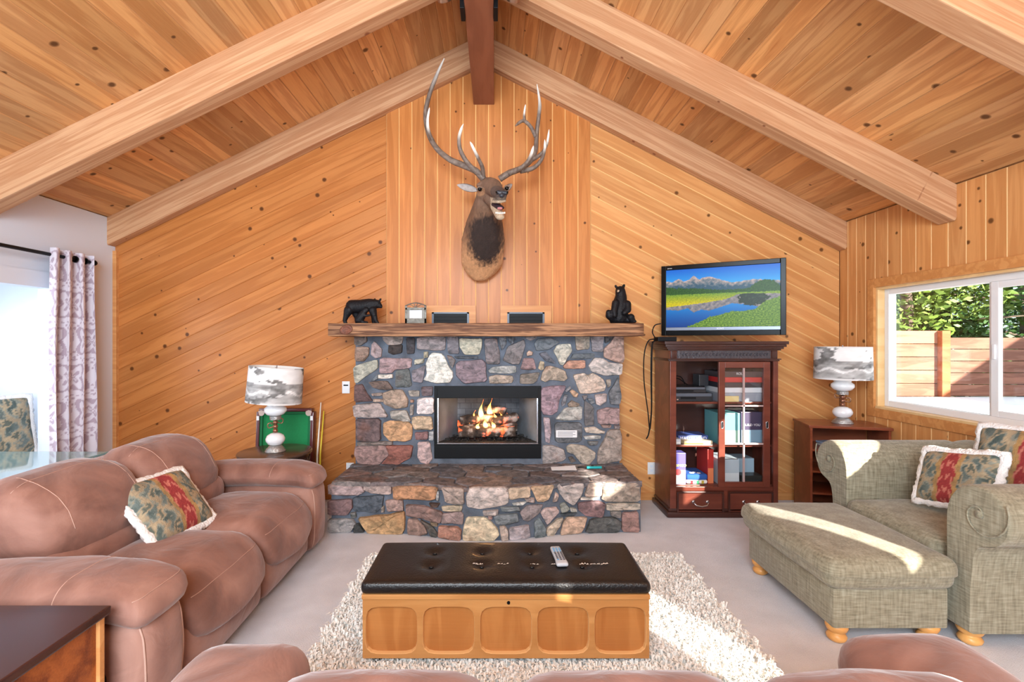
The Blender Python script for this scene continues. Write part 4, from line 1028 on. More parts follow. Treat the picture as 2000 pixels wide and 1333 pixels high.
organic('body', [
    [blob(938, 545, 4.50, .075, .05, .025), blob(940, 531, 4.48, .15, .07, .045), blob(942, 514, 4.455, .2, .10, .08), blob(943, 496, 4.43, .205, .14, .11), blob(944, 470, 4.40, .205, .17, .14), blob(946, 440, 4.37, .175, .17, .13),
     blob(948, 415, 4.32, .135, .15, .11), blob(951, 392, 4.26, .108, .13, .1), blob(954, 372, 4.18, .095, .12, .09)],
    [blob(955, 366, 4.20, .10, .10, .085), blob(960, 366, 4.12, .092, .09, .078), blob(966, 371, 4.04, .074, .07, .062), blob(973, 378, 3.94, .056, .05, .046), blob(979, 382, 3.87, .05, .04, .038)],
    [blob(955, 384, 4.16, .07, .07, .05), blob(966, 402, 4.06, .045, .05, .032), blob(975, 420, 3.97, .042, .04, .028), blob(977, 424, 3.92, .038, .03, .027)],
    [blob(985, 392, 3.89, .018), blob(972, 394, 3.90, .016), blob(962, 393, 3.97, .018)],
    [blob(936, 362, 4.12, .026, .03, .02), blob(944, 356, 4.12, .02)]],
    .0085, 3, elk, M_fur, elk_col)
M_pink = plain('tongue', S(214, 138, 138), .45); M_mouth = plain('mouth_dark', S(44, 34, 44), .5); M_teeth = plain('teeth', S(236, 228, 212), .35)
M_nose = plain('nose', S(44, 46, 54), .3, bump=.4, bscale=120)
organic('mouth', [[blob(968, 400, 4.02, .04, .05, .02), blob(977, 406, 3.95, .036, .03, .016)]], .006, 2, elk, M_mouth)
organic('tongue', [[blob(970, 404, 4.0, .022, .04, .012), blob(977, 408, 3.93, .02, .02, .010), blob(978, 407, 3.915, .016, .012, .009)]], .004, 2, elk, M_pink)
for i in range(6):
    p = E(969+i*3.3, 416-.3*abs(i-2.5), 3.905+.004*abs(i-2.5))
    MB().box(-.0055, .0055, -.003, .003, -.010, .004, bev=.0015).build('tooth', M_teeth, elk, loc=p)
organic('nose', [[blob(973, 376, 3.845, .022, .02, .02), blob(988, 377, 3.85, .022, .02, .02)], [blob(980, 382, 3.84, .024, .018, .02)]], .005, 3, elk, M_nose)
for px in (971, 990): organic('nostril', [[blob(px, 378, 3.822, .007, .006, .008), blob(px+(2 if px > 980 else -2), 375, 3.826, .006)]], .003, 1, elk, M_blackgl)
for (px, py, Y) in ((937, 370, 4.085), (990, 368, 4.055)):
    e = organic('eye', [[blob(px, py, Y, .018), blob(px+.3, py, Y, .018)]], .004, 2, elk, M_blackgl)
    organic('eyelid', [[blob(px-6, py+1, Y+.006, .007), blob(px-2, py-5, Y-.008, .008), blob(px+5, py-3, Y-.004, .007)]], .004, 2, e, plain('eyelid', S(126, 104, 88), .8) if 'eyelid' not in MATS else MATS['eyelid']).parent = elk
M_ear = vcol('ear_fur', .85, bump=.5, bscale=100)
def ear(root, tip, wid, label):
    root, tip = Vector(root), Vector(tip); ax = tip-root; ln = ax.length; ax.normalize()
    up = Vector((0, 0, 1)); side = (up-ax*up.dot(ax)).normalized(); out = side.cross(ax)
    if out.y > 0: out = -out
    V = []; Fc = []; Cc = []; n, m_ = 12, 8
    for sh in (0, 1):
        for i in range(n+1):
            t = i/n; w = wid*(math.sin(math.pi*min(1, t*.93+.07))**.75)
            for j in range(m_+1):
                u = j/m_*2-1
                p = root+ax*(t*ln)+side*(u*w)+out*((-.018*(1-u*u)*math.sin(math.pi*min(1, t+.08)))+(-.006 if sh else 0))
                V.append(p); c = Vector(S(168, 160, 156)[:3]) if not sh and abs(u) < .8 else Vector(S(96, 76, 64)[:3])
                c = c*(1+.3*mnoise.noise(p*60)); Cc.append((c.x, c.y, c.z, 1))
    k = (n+1)*(m_+1)
    for sh in (0, 1):
        for i in range(n):
            for j in range(m_):
                a = sh*k+i*(m_+1)+j; q = (a, a+1, a+m_+2, a+m_+1); Fc.append(q if not sh else q[::-1])
    for i in range(n):
        for j in (0, m_):
            a = i*(m_+1)+j; q = (a, a+m_+1, a+m_+1+k, a+k); Fc.append(q)
    mesh('ear', V, Fc, M_ear, elk, True, colors=Cc)
ear(E(932, 372, 4.16), E(892, 361, 4.22), .032, '')
ear(E(986, 372, 4.14), E(1001, 360, 4.26), .026, '')
M_antler = vcol('antler', .55, bump=.6, bscale=70)
def antler(paths, name='antler'):
    """paths in zoomed photo coordinates with depth; first is the beam"""
    V = []; Fc = []; Cc = []
    seg = 10
    for path, r0, r1, tipw in paths:
        pts = smooth_path([tuple(E(800+x*.36, 80+y*.36, Y)) for x, y, Y in path], 7)
        n = len(pts); prev = None; base = len(V)
        for i, p in enumerate(pts):
            t = i/(n-1); p = Vector(p)
            tg = Vector(pts[min(i+1, n-1)]-pts[max(i-1, 0)]).normalized()
            if prev is None: prev = Vector((0, 1, 0))
            a = tg.cross(prev).normalized(); b = a.cross(tg).normalized(); prev = b
            r = (r0*(1-t)+r1*t) if t < .85 else (r0*(1-t)+r1*t)*max(.12, (1-t)/.15)**.6
            kk = min(1, max(0, (t-(1-tipw))/.2))
            for k in range(seg):
                an = 2*math.pi*k/seg; rr = r*(1+.08*math.sin(an*3+i*.15))
                q = p+(a*math.cos(an)+b*math.sin(an))*rr; V.append(q)
                nz = mnoise.noise(Vector((q.x*70, q.y*70, q.z*25)))
                c = Vector(S(92, 74, 64)[:3]).lerp(Vector(S(150, 136, 124)[:3]), max(0, min(1, .4+.6*nz)))
                c = c.lerp(Vector(S(240, 234, 224)[:3]), kk); Cc.append((c.x, c.y, c.z, 1))
        for i in range(n-1):
            for k in range(seg):
                k2 = (k+1) % seg; Fc.append((base+i*seg+k, base+i*seg+k2, base+(i+1)*seg+k2, base+(i+1)*seg+k))
        Fc.append(tuple(base+k for k in range(seg-1, -1, -1))); Fc.append(tuple(base+(n-1)*seg+k for k in range(seg)))
    return mesh(name, V, Fc, M_antler, elk, True, colors=Cc)
antler([([(402, 752, 4.16), (360, 705, 4.15), (290, 675, 4.17), (220, 645, 4.2), (150, 588, 4.24), (105, 510, 4.26), (86, 400, 4.26), (108, 290, 4.24), (150, 180, 4.2), (188, 95, 4.16)], .030, .016, .2),
        ([(370, 720, 4.15), (310, 655, 4.10), (275, 590, 4.06), (268, 530, 4.05), (278, 485, 4.06), (292, 450, 4.07)], .022, .010, .45),
        ([(400, 745, 4.16), (396, 690, 4.08), (372, 635, 4.02), (345, 580, 3.98), (328, 547, 3.97)], .020, .009, .5),
        ([(128, 548, 4.25), (104, 490, 4.18), (98, 430, 4.14), (108, 362, 4.12)], .018, .008, .7)])
antler([([(488, 750, 4.14), (540, 718, 4.13), (610, 690, 4.15), (660, 645, 4.2), (683, 590, 4.24), (690, 500, 4.26), (700, 420, 4.25), (706, 340, 4.22), (691, 235, 4.18)], .028, .014, .22),
        ([(540, 718, 4.12), (600, 692, 4.06), (640, 655, 4.02), (662, 612, 4.0), (672, 570, 4.0)], .023, .010, .4),
        ([(600, 706, 4.14), (670, 690, 4.1), (715, 645, 4.08), (733, 590, 4.08), (733, 535, 4.08)], .022, .009, .35),
        ([(665, 645, 4.2), (715, 612, 4.2), (745, 560, 4.2), (757, 480, 4.18)], .019, .008, .4),
        ([(684, 520, 4.25), (660, 470, 4.22), (625, 435, 4.2), (600, 440, 4.18), (574, 462, 4.16)], .018, .012, .0),
        ([(625, 438, 4.2), (622, 400, 4.19), (629, 345, 4.18)], .015, .006, .6)])

# ---------------------------------------------------------------- mantel ornaments
MT = 1.656
def bz(x, y, d=0, r=10, Y=4.32, ox=640, oy=550, sc=.16):
    p = P(ox+x*sc, oy+y*sc, Y); return (p.x, p.y+d*sc*Y/F, p.z, r*sc*Y/F)
zoff = MT-P(700, 632, 4.32).z
b1 = thing('bear_figurine', 'black carved bear walking with a cub beneath, on the left of the mantel', 'figurine', (P(707, 632, 4.32).x, 4.32, MT))
def shift(ch, o, dz): return [[(c[0]-o.x, c[1]-o.y, c[2]+dz-o.z, c[3]) for c in k] for k in ch]
walk = [[bz(300, 300, 0, 82), bz(400, 300, 0, 84), bz(505, 285, 0, 82), bz(560, 275, 0, 66), bz(600, 270, 0, 54)], [bz(600, 272, 0, 50), bz(640, 295, -8, 30), bz(650, 305, -10, 22)],
        [bz(568, 218, 25, 14), bz(570, 210, 25, 13)], [bz(645, 222, -15, 15), bz(650, 212, -15, 13)],
        [bz(270, 350, -40, 60), bz(240, 420, -45, 36), bz(222, 475, -45, 26), bz(228, 503, -48, 22), bz(245, 506, -50, 16)],
        [bz(330, 370, 45, 55), bz(350, 440, 45, 34), bz(345, 490, 45, 26), bz(360, 505, 45, 18)],
        [bz(560, 350, -40, 50), bz(585, 430, -42, 32), bz(600, 485, -42, 26), bz(625, 505, -45, 17)],
        [bz(540, 350, 40, 48), bz(548, 430, 42, 30), bz(550, 490, 42, 24), bz(565, 505, 40, 16)]]
cubm = [[bz(400, 470, -60, 55), bz(430, 420, -60, 52), bz(460, 375, -62, 40), bz(485, 345, -66, 34), bz(505, 350, -72, 20)], [bz(465, 318, -60, 9), bz(466, 313, -60, 8)], [bz(440, 410, -80, 24), bz(490, 420, -85, 18), bz(535, 412, -80, 13)],
        [bz(430, 495, -70, 24), bz(500, 500, -75, 16)]]
organic('body', shift(walk, b1.location, zoff), .006, 2, b1, M_bear)
organic('cub', shift(cubm, b1.location, zoff), .005, 2, b1, M_bear)
b2 = thing('bear_figurine', 'black carved bear sitting upright with a cub, on the right of the mantel', 'figurine', (P(1210, 632, 4.32).x, 4.32, MT))
def bs(x, y, d=0, r=10): return bz(x, y, d, r, 4.32, 960, 540, .16)
zo2 = MT-P(1200, 632, 4.32).z
sit = [[bs(1560, 500, 0, 105), bs(1565, 420, 0, 105), bs(1570, 320, 0, 88), bs(1580, 240, 0, 70), bs(1572, 175, 0, 62)], [bs(1572, 170, 0, 58), bs(1545, 180, -40, 30), bs(1535, 185, -55, 20)],
       [bs(1517, 120, 0, 17), bs(1515, 112, 0, 15)], [bs(1615, 115, 0, 19), bs(1617, 106, 0, 17)],
       [bs(1500, 330, -60, 48), bs(1475, 420, -85, 38), bs(1480, 480, -105, 28)], [bs(1640, 340, -60, 48), bs(1640, 410, -90, 42), bs(1590, 450, -110, 30)],
       [bs(1480, 500, -20, 62), bs(1425, 480, -60, 48), bs(1412, 440, -70, 34)], [bs(1640, 520, -20, 58), bs(1700, 530, -60, 40)], [bs(1470, 545, 0, 30), bs(1640, 545, 0, 34)]]
organic('body', shift(sit, b2.location, zo2), .006, 2, b2, M_bear)
organic('cub', shift([[bs(1680, 500, -80, 45), bs(1690, 545, -80, 28), bs(1725, 550, -90, 20)], [bs(1655, 480, -85, 12), bs(1652, 470, -85, 10)]], b2.location, zo2), .005, 2, b2, M_bear)
organic('muzzle', shift([[bs(1533, 180, -62, 15), bs(1526, 188, -70, 11)]], b2.location, zo2), .004, 1, b2, plain('muzzle_tan', S(186, 164, 140), .6))
# picture frame
pf = thing('picture_frame', 'small pewter picture frame with arched openwork top on the mantel', 'picture frame', (P(812, 632, 4.3).x, 4.3, MT))
s_ = 4.3/F
M_pew = plain('pewter', S(122, 120, 112), .4, metal=.6, noise=.3, nscale=40, bump=.5, bscale=120)
def frs(x): return (x-1070)*.16*s_
def frz(y): return (515-y)*.16*s_
m = MB(); m.box(frs(940), frs(965), -.008, .008, 0, frz(300), bev=.002).box(frs(1175), frs(1200), -.008, .008, 0, frz(300), bev=.002).box(frs(940), frs(1200), -.008, .008, 0, frz(450), bev=.002).box(frs(945), frs(1195), -.008, .008, frz(350), frz(318), bev=.002)
m.tube([(frs(940+26*i), 0, frz(300-38*math.sin(math.pi*i/10))) for i in range(11)], .005, 8)
for i in (2, 4, 6, 8): m.tube([(frs(1070), 0, frz(318)), (frs(940+26*i), 0, frz(300-38*math.sin(math.pi*i/10)))], .003, 6)
m.build('frame', M_pew, pf, auto=True)
MB().box(frs(965), frs(1175), -.001, .004, frz(455), frz(345)).build('mat_board', plain('mat_grey', S(150, 148, 142), .7), pf)
MB().box(frs(995), frs(1145), -.003, -.001, frz(450), frz(352)).build('photo', plain('photo_white', S(214, 216, 222), .3), pf)
MB().tube([(0, .008, frz(400)), (0, .05, 0.003)], .004, 6).build('easel_leg', M_pew, pf)

# ---------------------------------------------------------------- switch and outlets
def plate(px, py, Y, w, h, label, kind):
    t = thing(kind, label, 'outlet' if kind == 'outlet' else 'switch', P(px, py, Y), group=None)
    MB().box(-w, w, -.008, 0, -h, h, bev=.003).build('cover_plate', M_whitep, t, auto=True)
    if kind == 'outlet':
        for z in (-.02, .02): MB().box(-.012, .012, -.011, -.008, z-.012, z+.012, bev=.003).build('socket', M_white, t)
    else: MB().box(-w*.6, w*.6, -.011, -.008, h*.25, h*.45).build('slider', M_black, t)
plate(676, 757, 4.6, .036, .057, 'white wall thermostat switch left of the fireplace', 'wall_switch')
plate(1272, 915, 4.6, .036, .057, 'white outlet low on the wall beside the media cabinet', 'outlet')
plate(684, 916, 4.6, .036, .057, 'white outlet peeking out behind the left end of the hearth', 'outlet')

# ---------------------------------------------------------------- media cabinet
M_cher = wood('cherry', S(118, 62, 48), S(78, 36, 28), knots=1, gy=7, contrast=.8, rough=.28, coat=.35, knot_keep=0, tint=False)
M_cherd = wood('cherry_dark', S(72, 42, 36), S(48, 26, 22), knots=1, gy=7, contrast=.8, rough=.3, coat=.3, knot_keep=0, tint=False)
M_frieze = plain('frieze', S(62, 58, 64), .4, bump=.8, bscale=50)
CW0, CW1, CY0, CY1 = 1.485, 2.405, 4.15, 4.53
cc = (CW0+CW1)/2
cab = thing('media_cabinet', 'dark cherry media cabinet with a sliding paned glass door', 'cabinet', (cc, CY0, 0))
hw = (CW1-CW0)/2; D = CY1-CY0
def cz(py): return H-(py-CY)/F*CY0
def cxx(px): return (px-CX)/F*CY0-cc
MB().box(-hw, -hw+.02, .0, D, .05, cz(706)).build('side_panel', M_cher, cab)
MB().box(hw-.02, hw, .0, D, .05, cz(706)).build('side_panel', M_cher, cab)
MB().box(-hw+.02, hw-.02, D-.015, D, .05, cz(706)).build('back_panel', M_cherd, cab)
MB().box(-hw-.03, hw+.03, -.03, D, 0, .05, bev=.012).box(-hw-.012, hw+.012, -.012, D, .05, .075, bev=.008).build('plinth', M_cherd, cab, auto=True)
m = MB()
for (e, z0, z1) in ((.012, cz(706), cz(703)), (.022, cz(703), cz(701)), (.02, cz(685), cz(682)), (.035, cz(682), cz(678)), (.05, cz(678), cz(673)), (.062, cz(673), 1.5)):
    m.box(-hw-e, hw+e, -e, D, z0, z1, bev=.003)
m.build('cornice', M_cherd, cab, auto=True)
fzb = MB().box(-hw, hw, .0, D, cz(701), cz(685)).build('frieze', M_cher, cab)
MB().box(-hw+.06, hw-.06, -.006, 0, cz(700.5), cz(685.5)).build('carved_panel', M_frieze, fzb)
vv = MB()
for i in range(26):
    x = -hw+.1+i*(2*hw-.2)/25; vv.tube([(x-.014, -.008, cz(696)), (x-.004, -.012, cz(690)+.004*math.sin(i*2)), (x+.008, -.012, cz(695)), (x+.016, -.008, cz(690))], .003, 6)
vv.build('vine_carving', plain('frieze_relief', S(92, 86, 92), .35), fzb, smooth=True)
for s_ in (-1, 1): MB().box(s_*(hw-.03)-.024, s_*(hw-.03)+.024, -.012, 0, cz(701), cz(685), bev=.008).build('rosette', M_cherd, fzb, auto=True)
MB().box(-hw, cxx(1320), -.012, .02, .075, cz(706), bev=.004).build('stile', M_cher, cab)
MB().box(cxx(1509), hw, -.012, .02, .075, cz(706), bev=.004).build('stile', M_cher, cab)
MB().box(cxx(1320), cxx(1509), -.008, .02, cz(959), cz(951), bev=.003).build('rail', M_cher, cab)
MB().box(cxx(1320), cxx(1509), -.008, .02, .075, cz(1005), bev=.003).build('rail', M_cher, cab)
MB().box(cxx(1413), cxx(1420), -.008, .02, cz(1005), cz(959)).build('divider', M_cher, cab)
def shelf(z, w0=-hw+.02, w1=hw-.02):
    o = MB().box(w0, w1, .035, D-.015, z-.018, z, bev=.003).build('shelf', M_cher, cab); return o
ZS1, ZS2, ZS0 = cz(791)+.02, cz(878)+.03, cz(951)+.005
shelf(ZS1); shelf(ZS2); shelf(ZS0)
for (p0, p1, hp) in ((1320, 1413, 1367), (1420, 1509, 1464)):
    x0, x1 = cxx(p0), cxx(p1); z0, z1 = cz(1005), cz(959)
    dr = MB().box(x0+.003, x1-.003, -.012, .25, z0+.003, z1-.003, bev=.004).build('drawer', M_cher, cab)
    e = .018
    MB().box(x0+.003, x1-.003, -.022, -.012, z1-e, z1-.003, bev=.004).box(x0+.003, x1-.003, -.022, -.012, z0+.003, z0+e, bev=.004).box(x0+.003, x0+e, -.022, -.012, z0+e, z1-e, bev=.004).box(x1-e, x1-.003, -.022, -.012, z0+e, z1-e, bev=.004).build('moulding', M_cherd, dr)
    hx, hzz = (x0+x1)/2, (z0+z1)/2+.01
    hd = MB(); hd.lathe([(.0, 0), (.012, .0), (.008, .012), (.0, .014)], 10, c=(0, 0, 0))
    m = MB(); m.tube([(hx-.06, -.014, hzz), (hx-.06, -.035, hzz-.004), (hx-.045, -.042, hzz-.022), (hx, -.044, hzz-.030), (hx+.045, -.042, hzz-.022), (hx+.06, -.035, hzz-.004), (hx+.06, -.014, hzz)], .0055, 8)
    for q in (-.06, .06): m.tube([(hx+q, -.012, hzz), (hx+q, -.018, hzz)], .014, 12)
    m.build('handle', M_chrome, dr, smooth=True)
# sliding door
dx0, dx1, dz0, dz1 = cxx(1402), cxx(1502), cz(951), cz(707)
dcx = (dx0+dx1)/2
door = bpy.data.objects.new('sliding_door', None); link(door, cab); door.location = (dcx, .0, 0)
gx0, gx1, gz0, gz1 = cxx(1414)-dcx, cxx(1489)-dcx, cz(941), cz(719)
a0, a1 = dx0-dcx, dx1-dcx
m = MB(); m.box(a0, gx0, -.02, .004, dz0, dz1, bev=.003).box(gx1, a1, -.02, .004, dz0, dz1, bev=.003).box(gx0, gx1, -.02, .004, gz1, dz1, bev=.003).box(gx0, gx1, -.02, .004, dz0, gz0, bev=.003)
m.build('door_frame', M_cher, door)
m = MB(); xm = (gx0+gx1)/2
m.box(xm-.006, xm+.006, -.016, .002, gz0, gz1)
hz_ = [gz0+(gz1-gz0)*k/3 for k in range(4)]
for z in hz_[1:3]: m.box(gx0, gx1, -.016, .002, z-.006, z+.006)
m.build('muntin', plain('muntin_sheen', S(176, 150, 146), .25), door)  # lighter colour stands in for light reflected off the muntins
for k in range(3):
    for (u0, u1) in ((gx0, xm-.006), (xm+.006, gx1)):
        MB().box(u0, u1, -.006, -.002, hz_[k]+.004, hz_[k+1]-.004).build('pane', M_glass, door)
for x in ((gx1+a1)/2, (gx0+a0)/2+.002):
    m = MB(); zc = cz(830); n = 20
    ring = [(x+.009*math.cos(2*math.pi*i/n), -.022, zc+.03*(1 if math.sin(2*math.pi*i/n) > 0 else -1)*.6+.012*math.sin(2*math.pi*i/n)) for i in range(n+1)]
    m.tube(ring, .003, 6, cap=False); m.build('finger_pull', M_chrome, door, smooth=True)
    MB().box(x-.006, x+.006, -.021, -.0195, zc-.026, zc+.026).build('pull_recess', M_black, door)
# contents of the cabinet (each a thing of its own)
def item(name, label, cat, x0, x1, y0, y1, z0, z1, mat, group=None, bev=.003):
    t = thing(name, label, cat, (cc+(x0+x1)/2, CY0+(y0+y1)/2, z0), group=group)
    MB().box((x0-x1)/2, (x1-x0)/2, (y0-y1)/2, (y1-y0)/2, 0, z1-z0, bev=bev).build('body', mat, t)
    return t, (x1-x0)/2, -(y1-y0)/2-.001, z1-z0
M_elec = plain('electronics', S(34, 38, 44), .35); M_elec2 = plain('electronics_face', S(84, 92, 104), .3)
SX0, SX1 = -hw+.022, cxx(1400)
t, w_, yf, h_ = item('video_player', 'black video player at the bottom of the stack on the top shelf', 'player', SX0, cxx(1398), .06, .33, ZS1, ZS1+.075, M_elec)
MB().box(-w_+.01, w_-.01, yf-.003, yf, .045, .07).build('display_strip', M_elec2, t)
for i in range(3): MB().box(-w_+.02+i*.02, -w_+.032+i*.02, yf-.004, yf, .012, .022).build('button', M_chrome, t)
MB().box(-.09, .04, yf-.003, yf, .02, .04).build('disc_tray', M_black, t)
t, w_, yf, h_ = item('disc_player', 'slim black disc player stacked on the video player', 'player', SX0, cxx(1386), .07, .33, ZS1+.076, ZS1+.125, M_elec)
MB().box(-w_+.01, w_-.01, yf-.003, yf, .03, .045).build('display_strip', M_elec2, t)
MB().box(-.1, .05, yf-.003, yf, .008, .022).build('disc_tray', M_black, t)
item('small_speaker', 'small black speaker box beside the disc players', 'speaker', cxx(1381), cxx(1400), .16, .30, ZS1+.126, ZS1+.225, M_elec)
t = thing('cable_loops', 'black cable loops lying on top of the disc player', 'cable', (cc-.35, CY0+.22, ZS1+.126))
MB().tube(smooth_path([(-.06, .04, .004), (-.03, 0, .05), (.04, 0, .06), (.10, .02, .03), (.14, .03, .004)], 6), .004, 6).tube(smooth_path([(-.05, .06, .004), (.02, .04, .075), (.09, .05, .07), (.13, .06, .004)], 6), .004, 6).build('loops', M_black, t, smooth=True)
def game_box(label, x0, x1, y0, y1, z0, z1, col, letters=None, lcol=(255, 255, 255), lsize=.03, face=None):
    mt = plain('box_print_%d' % len(MATS), S(*col), .35)
    t, w_, yf, h_ = item('game_box', label, 'game box', x0, x1, y0, y1, z0, z1, mt, 'board games in the cabinet')
    if face: MB().box(-w_+.003, w_-.003, yf-.0008, yf+.0005, .003, h_*.45).build('side_print', plain('box_print_%d' % len(MATS), S(*face), .4), t)
    if letters: text('lettering', letters, lsize, plain('box_print_%d' % len(MATS), S(*lcol), .5), t, (0, yf-.002, h_*.6), (math.pi/2, 0, 0))
    return t
z = ZS2
game_box('white and grey game box at the left of the middle shelf', SX0, cxx(1335), .06, .30, z, z+.045, (188, 190, 198), face=(230, 230, 228))
game_box('low cream card game box in front on the middle shelf', cxx(1340), cxx(1378), .04, .12, z, z+.035, (226, 206, 160), face=(222, 150, 70))
game_box('blue game box with white lettering lying on the middle shelf', cxx(1336), cxx(1396), .13, .33, z, z+.062, (62, 84, 150), 'MASTERMIND', (240, 240, 245), .038, (150, 150, 170))
game_box('small tan game box at the right of the middle shelf', cxx(1379), cxx(1397), .05, .125, z, z+.032, (196, 180, 150))
z = ZS0
t = game_box('upright purple and white bingo game box on the bottom shelf', SX0, cxx(1344), .05, .16, z, cz(888), (92, 84, 150), 'PO BINGO', (236, 232, 120), .030, (226, 222, 226))
MB().lathe([(.0, 0), (.028, 0), (.028, .001), (.0, .001)], 20).build('red_ball_print', plain('red_print', S(176, 60, 66), .5), t, loc=(0, -.0575, .105), rot=(math.pi/2, 0, 0))
game_box('upright red game box beside the sliding door', cxx(1389), cxx(1401), .07, .30, z, cz(882), (172, 50, 44), face=(206, 120, 80))
bl = thing('folded_blanket', 'folded blue blanket with white, red and green stripes on the bottom shelf', 'blanket', (cc+(cxx(1345)+cxx(1388))/2, CY0+.17, z))
wv = (cxx(1388)-cxx(1345))/2
for k, (z0, z1, mt, nm) in enumerate(((0, .035, plain('blanket_white', S(232, 232, 228), .9), 'lower_fold'), (.035, .085, plain('blanket_blue', S(36, 84, 160), .9), 'upper_fold'))):
    V, Fc = rbox(2*wv, .24, z1-z0, .016, n=(6, 4, 2), k=3, wr=.003, ws=12); mesh(nm, V, Fc, mt, bl, True, loc=(0, 0, (z0+z1)/2))
for (x, c) in ((-.5, (150, 40, 50)), (.05, (40, 120, 80)), (.5, (190, 170, 70))):
    MB().box(wv*x-.01, wv*x+.01, -.124, -.118, .004, .032, bev=.002).build('stripe', plain('stripe_%d' % len(MATS), S(*c), .9), bl)
m = MB(); m.lathe([(0, 0), (.022, 0), (.018, .003), (0, .004)], 14, c=(-.03, -.04, 0)); m.lathe([(0, 0), (.016, 0), (.012, .003), (0, .004)], 14, c=(.0, -.02, 0)); m.lathe([(0, 0), (.018, 0), (.014, .003), (0, .004)], 14, c=(.03, -.045, 0))
m.build('footprint_motif', plain('motif_white', S(225, 228, 232), .9), bl, loc=(0, -.03, .085))
# behind the glass door
x0, x1 = cxx(1406), cxx(1498)
xm_ = (x0+x1)/2; yb0, yb1 = .05, .33
z = ZS1
rows = [('grey box with a dark picture', 0, .075, (150, 156, 168), None), ('white game box', .076, .12, (214, 218, 224), None), ('black game box', .121, .165, (52, 52, 60), None), ('red game box', .166, .21, (186, 52, 52), None), ('dark game box with a white title', .211, .26, (60, 54, 58), 'ROLL')]
for nm, a_, b_, c_, tx in rows:
    game_box(nm + ' behind the upper panes of the glass door', x0+.01, x1-.01, yb0+random.uniform(0, .02), yb1, z+a_, z+b_, c_, tx, (235, 235, 235), .028)
game_box('yellow card box standing low behind the upper glass panes', x0+.02, xm_-.02, .035, .048, z, z+.05, (222, 200, 140))
z = ZS2
game_box('teal game box behind the middle glass panes', x0+.01, xm_-.004, yb0, yb1, z, z+.27, (96, 158, 164), face=(150, 190, 170))
game_box('dark game box titled in white behind the middle glass panes', xm_+.004, x1-.01, yb0, yb1, z, z+.28, (66, 58, 84), 'BUILD YOU', (232, 232, 235), .028, (120, 150, 170))
z = ZS0
game_box('pale grey upright box behind the lower left glass pane', x0+.01, xm_-.01, yb0, yb1, z, z+.215, (176, 190, 200), face=(206, 214, 218))
game_box('black game box with white blots behind the lower right glass pane', xm_+.004, x1-.01, yb0, yb1, z, z+.075, (48, 48, 46))
game_box('light blue box leaning behind the lower right glass pane', xm_+.004, x1-.03, yb0+.1, yb1, z+.076, z+.20, (160, 188, 206))

# ---------------------------------------------------------------- television
TL, TR_ = Vector((1.535, 4.50, 0)), Vector((2.402, 4.02, 0))
tvx = (TR_-TL); tw = tvx.length; th = .64; ta = math.atan2(tvx.y, tvx.x)
M_bezel = plain('bezel_black', S(8, 8, 10), .22, spec=.12)
tv = thing('television', 'black flat television showing a mountain lake, above the cherry cabinet', 'television', ((TL.x+TR_.x)/2, (TL.y+TR_.y)/2, 1.5), rotz=ta)
z0 = 1.552-1.5
MB().box(-tw/2, tw/2, .0, .05, z0, z0+th, bev=.006).build('housing', M_blackgl, tv)
e = .042; sb = .075
MB().box(-tw/2, -tw/2+e, -.012, 0, z0, z0+th, bev=.004).box(tw/2-e, tw/2, -.012, 0, z0, z0+th, bev=.004).box(-tw/2+e, tw/2-e, -.012, 0, z0+th-e, z0+th, bev=.004).box(-tw/2+e, tw/2-e, -.012, 0, z0, z0+sb, bev=.004).build('bezel', M_bezel, tv)
MB().box(-tw/2+e, tw/2-e, -.0135, -.012, z0+sb-.028, z0+sb-.002).build('silver_strip', plain('tv_silver', S(120, 128, 142), .3, metal=.4), tv)
text('brand_lettering', 'SONY', .022, plain('tv_letters', S(225, 228, 232), .4), tv, (0, -.0145, z0+sb-.015), (math.pi/2, 0, 0))
text('model_lettering', 'BRAVIA', .012, MATS['tv_letters'], tv, (-tw/2+.075, -.0128, z0+th-.028), (math.pi/2, 0, 0))
def tv_mat():
    m, nt, b = new_mat('tv_picture')
    a = N(nt, 'ShaderNodeVertexColor'); a.layer_name = 'Col'
    L(nt, a.outputs[0], b.inputs['Emission Color']); b.inputs['Emission Strength'].default_value = .78
    b.inputs['Base Color'].default_value = (.004, .004, .005, 1); b.inputs['Roughness'].default_value = .3; b.inputs['Specular IOR Level'].default_value = .15
    return m
